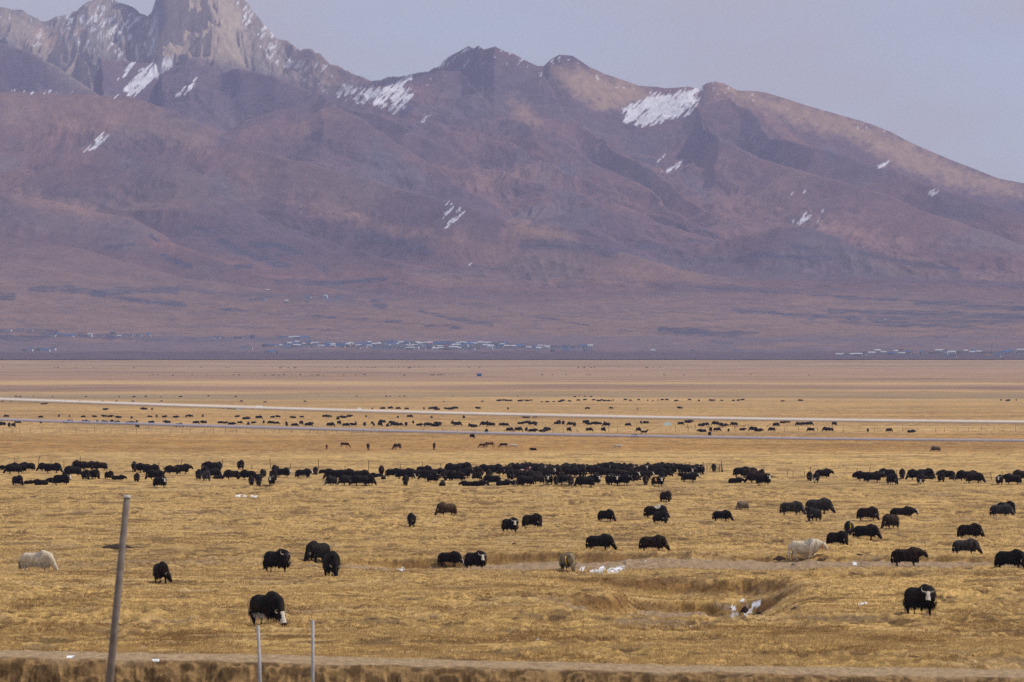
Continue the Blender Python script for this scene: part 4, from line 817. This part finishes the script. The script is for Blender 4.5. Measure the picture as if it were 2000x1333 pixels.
def motorcycle():
    red = flat('paint_red', (.35, .04, .03), .4); blk = flat('tyre_rubber', (.02, .02, .02)); chrome = flat('chrome', (.6, .6, .62), .3, metal=.8); wh = flat('saddlebag_white', (.62, .60, .60))
    bm = bmesh.new(); tube(bm, [((.50, 0, .78), .06, .06), ((.30, 0, .80), .13, .12), ((.05, 0, .74), .10, .09), ((-.2, 0, .66), .05, .05)], 10); o = link('motorcycle', mesh('motorcycle', bm, [red]))
    bm = bmesh.new(); tube(bm, [((.02, 0, .80), .11, .05), ((-.35, 0, .80), .13, .06), ((-.65, 0, .84), .10, .05)], 10); link('saddle', mesh('saddle', bm, [blk]), o)
    bm = bmesh.new(); box(bm, (.12, 0, .45), (.32, .24, .30)); tube(bm, [((.1, -.16, .35), .04, .04), ((-.7, -.18, .36), .05, .05)], 8); link('engine', mesh('engine', bm, [chrome]), o)
    bm = bmesh.new(); tube(bm, [((.68, 0, .30), .03, .03), ((.55, 0, .72), .03, .03), ((.48, 0, 1.0), .025, .025)], 6); tube(bm, [((.42, -.36, 1.04), .02, .02), ((.50, 0, 1.0), .02, .02), ((.42, .36, 1.04), .02, .02)], 6); link('handlebar', mesh('handlebar', bm, [chrome]), o)
    for s in (-1, 1):
        bm = bmesh.new(); box(bm, (-.50, s*.24, .58), (.38, .16, .30)); bmesh.ops.bevel(bm, geom=bm.edges[:], offset=.03, segments=2, affect='EDGES'); link('saddlebag', mesh('saddlebag', bm, [wh]), o)
    for x in (.70, -.62):
        bm = bmesh.new(); pts = []
        R, r = .29, .055; rs = []
        for i in range(24):
            a1 = 2*math.pi*i/24; rs.append([bm.verts.new((x+(R+r*math.cos(b1))*math.cos(a1), r*math.sin(b1), .34+(R+r*math.cos(b1))*math.sin(a1))) for b1 in [2*math.pi*j/8 for j in range(8)]])
        for i in range(24):
            for j in range(8): bm.faces.new((rs[i][j], rs[(i+1) % 24][j], rs[(i+1) % 24][(j+1) % 8], rs[i][(j+1) % 8]))
        wl_ = link('wheel', mesh('tyre', bm, [blk]), o)
        bm = bmesh.new()
        for i in range(8): a1 = math.pi*i/4; tube(bm, [((x, 0, .34), .012, .012), ((x+.26*math.cos(a1), 0, .34+.26*math.sin(a1)), .01, .01)], 4)
        link('spokes', mesh('spokes', bm, [chrome]), wl_)
    bm = bmesh.new(); tube(bm, [((.58, 0, .92), .07, .07), ((.66, 0, .92), .09, .09)], 10); link('headlight', mesh('headlight', bm, [chrome]), o)
    return o
D = 905.0; X = (1027-1000)/F*D; gz = float(ground_z(X, D, False)[0]); 
mc = motorcycle(); mc.location = (X, D, gz+.25); mc.rotation_euler = (0, 0, math.radians(12)); mc.scale = (1.25,)*3; tag(mc, 'red and white motorcycle with side bags standing among the yaks', 'motorcycle')
me, hr = person_geo(True); p = link('person', me); link('hair', hr, p); p.location = (X-.1, D, gz+.30); p.rotation_euler = (0, 0, math.radians(12)); p.scale = (1.25,)*3; tag(p, 'herder in dark clothes sitting astride the motorcycle amid the herd', 'person')
me, hr = person_geo(False, (.35, .04, .03), (.05, .03, .03)); p = link('person', me); link('hair', hr, p); D = float(D_of_y(802)); X = 245/F*D; p.location = (X, D, float(ground_z(X, D, False)[0])); p.rotation_euler = (0, 0, -1.5); tag(p, 'tiny red-clothed figure standing alone beyond the upper cable', 'person')

# ---------------------------------------------------------------- fences
WOOD = flat('weathered_wood', (.085, .062, .048), .9, .3, 9); WOODL = flat('pale_stick', (.34, .26, .19), .9, .3, 9); WIRE = flat('fence_wire', (.12, .11, .10), .5, metal=.3)
def fence(label, posts, wires, th):
    """posts: (column, row of top, row of foot, lean in columns)"""
    root = None; base = []
    D0 = D_of_y(posts[0][2])
    root = bpy.data.objects.new('wire_fence', None); COL.objects.link(root); x, yt, yf, ln = posts[0]
    root.location = ((x-1000)/F*D0, D0, float(ground_z((x-1000)/F*D0, D0, False)[0]))
    for x, yt, yf, ln in posts:
        D = float(D_of_y(yf)); X = (x-1000)/F*D; z = float(ground_z(X, D, False)[0]); h = max((yf-yt)/F*D, .6)
        bm = bmesh.new(); tube(bm, [((0, 0, -.3), th, th), ((ln/F*D*.5, 0, h*.5), th*.92, th*.92), ((ln/F*D, 0, h), th*.8, th*.8)], 7)
        o = link('post', mesh('post', bm, [WOOD]), root); o.location = Vector((X, D, z))-root.location; base.append((Vector((X, D, z))-root.location, Vector((ln/F*D, 0, h))))
    bm = bmesh.new()
    for f in wires:
        for (a0, t0), (a1, t1) in zip(base[:-1], base[1:]):
            p0 = a0+t0*f; p1 = a1+t1*f; md = (p0+p1)/2-Vector((0, 0, .03)); tube(bm, [(p0, .008, .008), (md, .008, .008), (p1, .008, .008)], 4, False)
    link('wire', mesh('wire', bm, [WIRE]), root); tag(root, label, 'fence'); return root
P1 = [(28,896,909,0),(74,892,909,4),(100,898,911,0),(125,896,913,0),(157,894,909,0),(201,904,915,1),(271,901,914,0),(309,905,917,2),(352,896,913,4),(393,905,918,2),(434,898,917,1),(492,907,918,0),(529,896,917,-2),(567,905,918,0),(622,896,918,0),(674,908,918,0),(720,897,918,0),(782,905,919,0),(825,901,919,0),(861,904,919,0),(907,905,919,-3),(953,907,919,0),(990,905,919,-3),(1074,902,920,0),(1120,907,920,0),(1167,901,920,0),(1210,906,920,0),(1258,903,920,0),(1300,906,920,0),(1338,902,920,0)]
fence('thin post and wire fence behind the big herd, left edge to stick pen', P1, (.35, .85), .06)
fence('short run of leaning fence posts right of the stick pen', [(1464,916,934,0),(1474,917,935,0),(1492,915,932,0),(1539,920,932,-2),(1549,922,932,0),(1572,918,931,-2),(1583,914,930,0),(1620,922,931,0),(1674,917,931,0),(1697,911,929,3),(1751,920,933,0),(1800,921,932,0),(1869,928,938,0),(1937,922,938,-3),(1962,922,938,-6),(1996,918,932,-9),(2040,920,933,0)], (.4, .85), .055)
P2 = []
xx = -20
while xx < 1990: P2.append((xx, 838-random.uniform(1, 4), 846, random.choice((0, 0, 1, -1)))) if xx < 560 else P2.append((xx, (839 if xx < 1150 else 835)-random.uniform(0, 4), 846 if xx < 1150 else 844, random.choice((0, 0, 1, -1, 2)))); xx += random.uniform(14, 38)
fence('faint distant post and wire fence close above the lower cable', P2, (.8,), .06)
# stick pen
pen = bpy.data.objects.new('stick_pen', None); COL.objects.link(pen); D = float(D_of_y(921)); X = (1375-1000)/F*D; zg = float(ground_z(X, D, False)[0]); pen.location = (X, D, zg); tag(pen, 'pen of upright pale sticks and posts at the right end of the packed herd', 'animal pen')
def pole_px(x, yt, yf, ln, r, m, nm):
    h = (yf-yt)/F*D; bm = bmesh.new(); tube(bm, [((0, 0, -.1), r, r), ((ln/F*D, 0, h), r*.7, r*.7)], 6); o = link(nm, mesh(nm, bm, [m]), pen); o.location = ((x-1375)/F*D, random.uniform(-.1, .1), (921-yf)/F*D)
pole_px(1373,901,922,0,.10,WOOD,'gate_post'); pole_px(1410,901,924,-1,.11,WOOD,'gate_post'); pole_px(1346,902,920,1,.07,WOOD,'gate_post')
for i in range(15): pole_px(1395+i*1.35, 905+random.uniform(0, 3), 923, random.uniform(-3, 3)-(2 if i > 12 else 0), .045, random.choice((WOODL, WOODL, WOOD)), 'stick')
for i in range(6): pole_px(1377+i*3, 906+random.uniform(0, 5), 922, random.uniform(-3, 3), .035, WOOD, 'stick')
for x in (1342, 1350, 1360): pole_px(x, 907, 926, random.uniform(-1, 1), .06, WOODL, 'stick')
bm = bmesh.new(); k = D/F
tube(bm, [((-2*k, 0, 15.5*k), .04, .04), ((18*k, .1, 16*k), .035, .035), ((34*k, 0, 15*k), .04, .04)], 6); link('rail', mesh('rail', bm, [WOOD]), pen)
# low wrecked timbers by the far group
for i, (x, y, n) in enumerate([(1352,836,4),(1400,836,6),(1438,834,4),(1505,834,3)]):
    D = float(D_of_y(y)); X = (x-1000)/F*D; bm = bmesh.new()
    for j in range(n*2): a0 = Vector((random.uniform(-2, 3)*n*.4, random.uniform(-1, 1), .1)); tube(bm, [(a0, .09, .09), (a0+Vector((random.uniform(-2, 2.4), 0, random.uniform(.2, 1.7))), .05, .05)], 5)
    o = link('stick_pile', mesh('stick_pile', bm, [WOOD]), None, (X, D, float(ground_z(X, D, False)[0]))); tag(o, 'heap of dark leaning sticks, %s from the left among those near the distant yaks' % ORD1[i+1], 'stick pile', 'heaps of sticks by the far fence')

# ---------------------------------------------------------------- near posts, pole and cables
POLE = flat('grey_pole', (.17, .14, .125), .85, .25, 5); STEEL = flat('galvanised', (.36, .35, .37), .55, .15, 6); CAPM = flat('pole_cap', (.6, .6, .62), .5)
D = 110.0
def at(px, py, D): return Vector(((px-1000)/F*D, D, (YH-py)/F*D))
top = at(248, 972, D); p2 = at(214, 1333, D); dirv = (p2-top).normalized(); zb = float(ground_z(p2.x, D, False)[0])-.4; bot = top+dirv*((zb-top.z)/dirv.z)
bm = bmesh.new(); tube(bm, [(Vector((0, 0, 0)), .092, .092), ((top-bot)*.5, .078, .078), (top-bot, .062, .062)], 16); o = link('leaning_pole', mesh('leaning_pole', bm, [POLE]), None, bot)
bm = bmesh.new(); d2 = (top-bot).normalized(); tube(bm, [(top-bot-d2*.01, .072, .072), (top-bot+d2*.04, .070, .070)], 16); link('cap', mesh('cap', bm, [CAPM]), o)
tag(o, 'tall thick grey pole leaning to the right in the left foreground', 'pole')
for x0, yt, x1, lab in ((504, 1222, 508, 'thin pale metal post in front of the white-faced grazing yak'), (611, 1212, 611, 'thin pale metal post standing upright on its own, rightmost of the foreground posts')):
    D = 140.0; t_ = at(x0, yt, D); b0 = at(x1, 1333, D); zb = float(ground_z(b0.x, D, False)[0])-.4; dv = (b0-t_).normalized(); bo = t_+dv*((zb-t_.z)/dv.z)
    bm = bmesh.new(); tube(bm, [(Vector((0, 0, 0)), .042, .042), (t_-bo, .040, .040)], 12); o = link('metal_post', mesh('metal_post', bm, [STEEL]), None, bo); tag(o, lab, 'post', 'thin metal posts in the foreground')
CABL = flat('cable_sheath_blue', (.34, .34, .47), .5, .05, 2); CAB = flat('cable_sheath', (.66, .61, .60), .5, .05, 2)
for pts, r, lab in (([(-900,757),(-300,771),(0,780.5),(250,789),(500,798),(750,804.5),(1000,811),(1250,815.5),(1500,819.5),(1750,822.5),(2000,825.5),(2600,829),(3100,829)], .023, 'upper of two pale overhead cables crossing the whole view'), ([(-900,800),(-300,812),(0,820),(250,827),(500,835),(750,842),(1000,848.5),(1250,852.5),(1500,856),(1750,858.5),(2000,861),(2600,864),(3100,864)], .017, 'lower bluish one of two overhead cables crossing the whole view')):
    bm = bmesh.new(); q = np.array(pts, float); xs = np.linspace(-900, 3100, 81); c = np.polyfit(q[:, 0]/1000, q[:, 1], 5); ys_ = np.polyval(c, xs/1000)
    P0 = at(-900, ys_[0], 84.0); tube(bm, [(at(x, y, 84.0+ (x-1000)*.004)-P0, r, r) for x, y in zip(xs, ys_)], 8)
    o = link('overhead_cable', mesh('overhead_cable', bm, [CAB if r > .022 else CABL]), None, P0); tag(o, lab, 'cable', 'overhead cables in front of the plain')

# ---------------------------------------------------------------- dung heaps, stones, litter
DUNG = flat('dung', (.035, .022, .015), .95, .5, 8)
def heap(px, py, wpx, hpx, label, cat, name, mat, grp=None, seed=1):
    p = ray_ground(px, py); k = p.y/F; R = wpx/2*k; H = hpx*k*.62; bm = bmesh.new(); nr, na = 9, 40; vs = []
    c0 = bm.verts.new((0, 0, H))
    for i in range(1, nr+1):
        f = i/nr; ring = []
        for j in range(na):
            a1 = 2*math.pi*j/na; n_ = fbm(np.array([math.cos(a1)*2.5*f+seed*3+5]), np.array([math.sin(a1)*2.5*f+9]), 3, seed)[0]; lump = fbm(np.array([math.cos(a1)*9*f+seed]), np.array([math.sin(a1)*9*f+3]), 2, seed+5)[0]
            ring.append(bm.verts.new((R*f*math.cos(a1)*(.75+.5*n_), min(R, 2.2)*f*math.sin(a1)*(.75+.5*n_), H*(1-f**1.7)*(.6+.8*n_)+(lump-.5)*H*.7*(1-f)-(.15 if i == nr else 0))))
        vs.append(ring)
    for j in range(na): bm.faces.new((c0, vs[0][j], vs[0][(j+1) % na]))
    for a1, b1 in zip(vs[:-1], vs[1:]):
        for j in range(na): bm.faces.new((a1[j], b1[j], b1[(j+1) % na], a1[(j+1) % na]))
    p.z = float(ground_z(p.x, p.y, False)[0]); o = link(name, mesh(name, bm, [mat]), None, p); tag(o, label, cat, grp); return o
STONE = flat('stone', (.11, .085, .065), .9, .3, 6); MOUND = flat('turf_mound', (.17, .105, .048), .95, .4, 5)
heap(231,1071,72,11,'wide dark dung heap just left behind the leaning pole','dung heap','dung_heap',DUNG,seed=2)
heap(1549,1105,11,6,'single dark boulder on the track below the white walking yak','boulder','boulder',STONE,seed=3)
heap(804,1173,56,5,'long low dark turf clod lying left of the lower wash','turf clod','turf_clod',DUNG,seed=4)
heap(1553,1191,18,8,'dark clod right of the snow scraps in the lower wash','turf clod','turf_clod',DUNG,seed=5)
heap(1455,1195,18,15,'dark stony lump between the snow streaks','boulder','boulder',DUNG,seed=6); heap(1481,1203,22,11,'dark stony lump at the right end of the snow streaks','boulder','boulder',DUNG,seed=7)
heap(1378,1222,56,8,'low dark brown turf mound just below the lower wash','turf mound','turf_mound',MOUND,seed=8); heap(1005,1064,12,6,'small dark clod left of the large grazing profile yak','turf clod','turf_clod',MOUND,seed=9)
heap(1523,1094,26,9,'dark broken turf at the bank left of the white walking yak','turf clod','turf_clod',DUNG,seed=10); heap(1612,1093,30,8,'brown lumps of earth right of the white walking yak','earth lumps','earth_lumps',MOUND,seed=11); heap(1678,1085,18,5,'small dark clod on the bank above the track','turf clod','turf_clod',DUNG,seed=12)
heap(1508,934,34,7,'grey-brown earth mound at the fence right of the stick pen','earth mound','earth_mound',MOUND,seed=13); heap(1755,1223,26,6,'dark dropping heap below the big white-faced yak','dung heap','dung_heap',DUNG,seed=14)
BAG = flat('plastic_bag', (.55, .62, .68), .4, .1)
heap(1501,1299,13,9,'crumpled pale blue-grey plastic bag in the grass at lower right','plastic bag','plastic_bag',BAG,seed=15)

# ---------------------------------------------------------------- grass tussock blades
def build_grass():
    n = 330000
    px = rng.uniform(-60, 2060, n); py = 955+(1343-955)*rng.random(n)**.85
    D = D_of_y(py); D = D*rng.uniform(.985, 1.015, n); X = (px-1000)/F*D
    z, bed, bank, face = ground_z(X, D, True, True)
    pys = YH-z/D*F; pxx = X/D*F+1000; ind_ = np.zeros(n, bool)
    for q_ in DIRT: ind_ |= inpoly(pxx, pys+2, q_)
    lw0 = ridged((X+(fbm(X/3, D/3, 2, 71)-.5)*2.0)/2.6, D/2.2, 3, 4); lw1 = ridged(X/1.25, D/1.5, 2, 17); keep = ~ind_ & ~(((lw0 < .50) | (lw1 < .42)) & (rng.random(n) < .75)) & (bed < .3) & (fbm(X/3.5, D/3.5, 3, 45) > .36); X, D, z, bank = X[keep], D[keep], z[keep], bank[keep]; n = len(X)
    k = 3; X = np.repeat(X, k); D = np.repeat(D, k); z = np.repeat(z, k); bank = np.repeat(bank, k); N = len(X)
    X = X+rng.normal(0, .05, N); D = D+rng.normal(0, .05, N)
    hgt = rng.uniform(.05, .14, N)*(1+.5*bank)*(.65+.7*fbm(X/6, D/6, 2, 48)); w_ = rng.uniform(.010, .022, N)*(D/260)**.6; ln = rng.normal(.03, .05, N)
    V = np.empty((N, 3, 3)); V[:, 0] = np.stack([X-w_, D, z-.01], 1); V[:, 1] = np.stack([X+w_, D, z-.01], 1); V[:, 2] = np.stack([X+ln, D+rng.normal(0, .04, N), z+hgt], 1)
    me = bpy.data.meshes.new('dry_grass'); me.vertices.add(N*3); me.vertices.foreach_set('co', V.astype(np.float32).ravel()); me.loops.add(N*3); me.loops.foreach_set('vertex_index', np.arange(N*3, dtype=np.int32))
    me.polygons.add(N); me.polygons.foreach_set('loop_start', np.arange(0, N*3, 3, dtype=np.int32)); me.update(calc_edges=True)
    cl = np.array([.61, .43, .20])[None]*(1-.0*rng.random((N, 1))); t = rng.random((N, 1)); patch = fbm(X/5, D/9, 4, 41)[:, None]
    lw = ridged((X+(fbm(X/3, D/3, 2, 71)-.5)*2.0)/2.6, D/2.2, 3, 4); cl = cl*(.62+.6*t); dk = (sstep(.62, .46, lw)*.6)[:, None]; cl = cl*(1-dk)+np.array([.20, .11, .035])*dk; dk = np.clip((patch-.52)*5, 0, .7); cl = cl*(1-dk)+np.array([.30, .17, .06])*dk; bk = (bank*.8)[:, None]; cl = cl*(1-bk)+np.array([.26, .14, .042])*(.7+.6*t)*bk  # blades in hollows and on banks darkened to follow the painted shade
    C = np.repeat(cl[:, None, :], 3, 1).reshape(-1, 3); a = me.color_attributes.new('tone', 'FLOAT_COLOR', 'POINT'); a.data.foreach_set('color', np.concatenate([C, np.ones((len(C), 1))], 1).astype(np.float32).ravel())
    m, nn, l, bs = node_mat('dry_blades'); q = nn.new('ShaderNodeAttribute'); q.attribute_name = 'tone'; l.new(q.outputs['Color'], bs.inputs['Base Color'])
    tr = nn.new('ShaderNodeBsdfTranslucent'); l.new(q.outputs['Color'], tr.inputs['Color']); ms = nn.new('ShaderNodeMixShader'); ms.inputs[0].default_value = .5
    l.new(bs.outputs[0], ms.inputs[1]); l.new(tr.outputs[0], ms.inputs[2]); l.new(ms.outputs[0], nn['Material Output'].inputs['Surface'])
    me.materials.append(m); o = link('dry_grass', me); tag(o, 'dry golden grass covering the near field', 'grass', None, 'stuff')
build_grass()

# ---------------------------------------------------------------- villages
WALLS = [flat('wall_white', (.52, .53, .57), .9, .1, .3), flat('wall_cream', (.46, .42, .38), .9, .1, .3), flat('wall_grey', (.30, .30, .33), .9, .1, .3)]
ROOFS = [flat('roof_blue', (.045, .12, .28), .6, .1), flat('roof_slate', (.07, .09, .13), .7, .1), flat('roof_pale', (.42, .44, .48), .7, .1), flat('roof_rust', (.22, .10, .08), .7, .1)]
GLASS = flat('window_dark', (.03, .035, .05), .3)
def house_geo(w, d, h, gable):
    bm = bmesh.new(); box(bm, (0, 0, h/2), (w, d, h)); walls = bm
    rb = bmesh.new()
    if gable:
        o_ = .35; r = h+d*.28
        P_ = [(-w/2-o_, -d/2-o_, h+.02), (w/2+o_, -d/2-o_, h+.02), (w/2+o_, d/2+o_, h+.02), (-w/2-o_, d/2+o_, h+.02), (-w/2-o_, 0, r), (w/2+o_, 0, r)]; v = [rb.verts.new(p) for p in P_]
        for f in ((0, 1, 5, 4), (2, 3, 4, 5), (0, 4, 3), (1, 2, 5), (0, 3, 2, 1)): rb.faces.new([v[i] for i in f])
    else:
        box(rb, (0, 0, h+.12), (w+.5, d+.5, .22)); box(rb, (0, -d/2-.1, h+.4), (w+.4, .18, .33))
    ob = []; nw = 3 if w > 8 else 2
    for i in range(nw):
        x = -w/2+w*(i+.5)/nw
        b2 = bmesh.new(); box(b2, (x, -d/2-.02, 1.05 if i == nw//2 else h*.55), (1.0, .06, 2.1) if i == nw//2 else (1.3, .06, 1.2)); ob.append(('door' if i == nw//2 else 'window', mesh('opening', b2, [GLASS])))
    return walls, rb, ob
HT = []
for w, d, h, gb in ((9, 6, 3.2, True), (13, 6.5, 3.4, True), (8, 7, 5.6, True), (16, 6, 3.2, False), (7, 5, 2.9, False)):
    a1, b1, c1 = house_geo(w, d, h, gb); HT.append((mesh('house', a1, []), mesh('roof', b1, []), c1))
HREGI = {}
def place_house(px, py, ti, wi, ri, label, group, sc=1.0, rz=None):
    key = (ti, wi, ri)
    if key in HREGI: o = copy_thing(HREGI[key])
    else:
        o = link('house', colored(HT[ti][0], WALLS[wi], '')); link('roof', colored(HT[ti][1], ROOFS[ri], ''), o); [link(nm_, me_, o) for nm_, me_ in HT[ti][2]]; HREGI[key] = o
    o.location = ray_mountain(px, py)-Vector((0, 0, .4)); o.scale = (sc,)*3; o.rotation_euler = (0, 0, rz if rz is not None else random.uniform(-.3, .3)); tag(o, label, 'house', group)
hr = random.Random(11)
COLN = ['blue', 'slate', 'pale', 'rusty']
def village(rows, grp, where, sc=1.0):
    for y, xs in rows:
        for x in xs:
            ri = hr.choices((0, 1, 2, 3), (.28, .3, .38, .04))[0]; wi = hr.choices((0, 1, 2), (.7, .2, .1))[0]; ti = hr.choice((0, 0, 1, 1, 2, 3, 4))
            place_house(x, y+hr.uniform(-1, 1), ti, wi, ri, 'tiny %s house with %s roof %s' % (('white', 'cream', 'grey')[wi], COLN[ri], where), grp, sc*1.02*hr.uniform(.85, 1.15))
village([(677.5, list(np.arange(520, 740, 11)+hr.uniform(-2, 2))), (674, list(np.arange(556, 640, 12))), (672.5, list(np.arange(725, 990, 8.5))), (675.5, list(np.arange(640, 990, 11))), (678.5, list(np.arange(560, 985, 10))), (683, list(np.arange(730, 975, 12))), (681, [560, 570, 700]),
         (681, list(np.arange(985, 1165, 12))), (679, list(np.arange(990, 1080, 13))), (687, [1052, 1080, 1106, 1145, 1275, 1352, 1440]), (690, [520, 530, 540])], 'houses of the central village', 'in the long village at the mountain foot, centre', 1.0)
village([(656, list(np.arange(88, 180, 14))), (658, list(np.arange(100, 300, 19))), (653, [108, 112, 220]), (647, [4, 14, 34, 40, 60])], 'houses of the left village', 'in the hamlet at the left edge below the slope')
village([(662, [411, 424, 436, 466, 493]), (661, [545, 556, 568, 580, 594, 602])], 'houses of the small hamlet', 'in the small row left above the central village')
village([(686, [48, 60, 75, 90, 105]), (683, [480, 488])], 'houses at the foot on the left', 'scattered low at the plain edge on the left')
village([(695, list(np.arange(1640, 1700, 12))), (692, list(np.arange(1690, 1860, 12))), (691, list(np.arange(1860, 2000, 13))), (698, [1850, 1862, 1930, 1950]), (688, [1715, 1760, 1835, 1900, 1975, 1995])], 'houses of the right village', 'in the village at the far right')
village([(569, [522]), (582, [602, 636, 662]), (587, [475, 490, 505, 515, 640, 655]), (592, [560, 600]), (613, [1440, 1452, 1478, 1495]), (618, [1535, 1550]), (626, [1585, 1660, 1720])], 'scattered farmsteads on the lower slope', 'standing alone on the lower mountain slope')
# mast, blue hut and tents on the plain
q = ray_mountain(1937, 692); bm = bmesh.new(); tube(bm, [((0, 0, 0), 1.0, 1.0), ((0, 0, 8), .6, .6), ((0, 0, 24), .25, .25)], 6)
for z in (16, 20): box(bm, (0, 0, z), (5, .4, .5))
o = link('mast', mesh('mast', bm, [WALLS[2]]), None, q); tag(o, 'slim mast rising above the village at the right edge', 'mast')
D = float(D_of_y(735.5)); X = (936-1000)/F*D; bm = bmesh.new(); box(bm, (0, 0, 1.4), (5.4, 4, 2.8)); o = link('hut', mesh('hut', bm, [flat('hut_blue', (.05, .16, .38))]), None, (X, D, float(ground_z(X, D, False)[0])))
bm = bmesh.new(); v = [bm.verts.new(p) for p in ((-2.9, -2.2, 2.82), (2.9, -2.2, 2.82), (2.9, 2.2, 2.82), (-2.9, 2.2, 2.82), (-2.9, 0, 3.7), (2.9, 0, 3.7))]
for f in ((0, 1, 5, 4), (2, 3, 4, 5), (0, 4, 3), (1, 2, 5), (0, 3, 2, 1)): bm.faces.new([v[i] for i in f])
link('roof', mesh('roof', bm, [flat('hut_roof', (.09, .16, .30))]), o); bm = bmesh.new(); box(bm, (.5, -2.02, 1.0), (.9, .05, 2.0)); link('door', mesh('door', bm, [GLASS]), o); tag(o, 'lone small blue hut far out on the plain', 'hut')
CANV = flat('canvas', (.68, .68, .70)); CANG = flat('canvas_grey', (.42, .48, .46))
for i, (x, y, w, m, lab) in enumerate([(506,800,4.6,CANV,'small white tent beside the upper cable, largest of the tents'), (702,800,2.4,CANV,'tiny white tent on the upper cable left of the centre'), (467,802,3.2,CANG,'greyish tent just below the upper cable at left'), (1304,832,3.0,CANG,'grey tarpaulin tent among dark yaks right of centre')]):
    D = float(D_of_y(y)); X = (x-1000)/F*D; bm = bmesh.new(); h = w*.42; v = [bm.verts.new(p) for p in ((-w/2, -w/3, 0), (w/2, -w/3, 0), (w/2, w/3, 0), (-w/2, w/3, 0), (-w/2*.85, 0, h), (w/2*.85, 0, h))]
    for f in ((0, 1, 5, 4), (2, 3, 4, 5), (0, 4, 3), (1, 2, 5), (0, 3, 2, 1)): bm.faces.new([v[k] for k in f])
    o = link('tent', mesh('tent', bm, [m]), None, (X, D, float(ground_z(X, D, False)[0]))); bm = bmesh.new()
    for s in (-1, 1): tube(bm, [((s*w/2*.85, 0, 0), .05, .05), ((s*w/2*.85, 0, h*1.12), .04, .04)], 5)
    link('tent_pole', mesh('tent_pole', bm, [WOOD]), o); tag(o, lab, 'tent', 'tents on the plain')
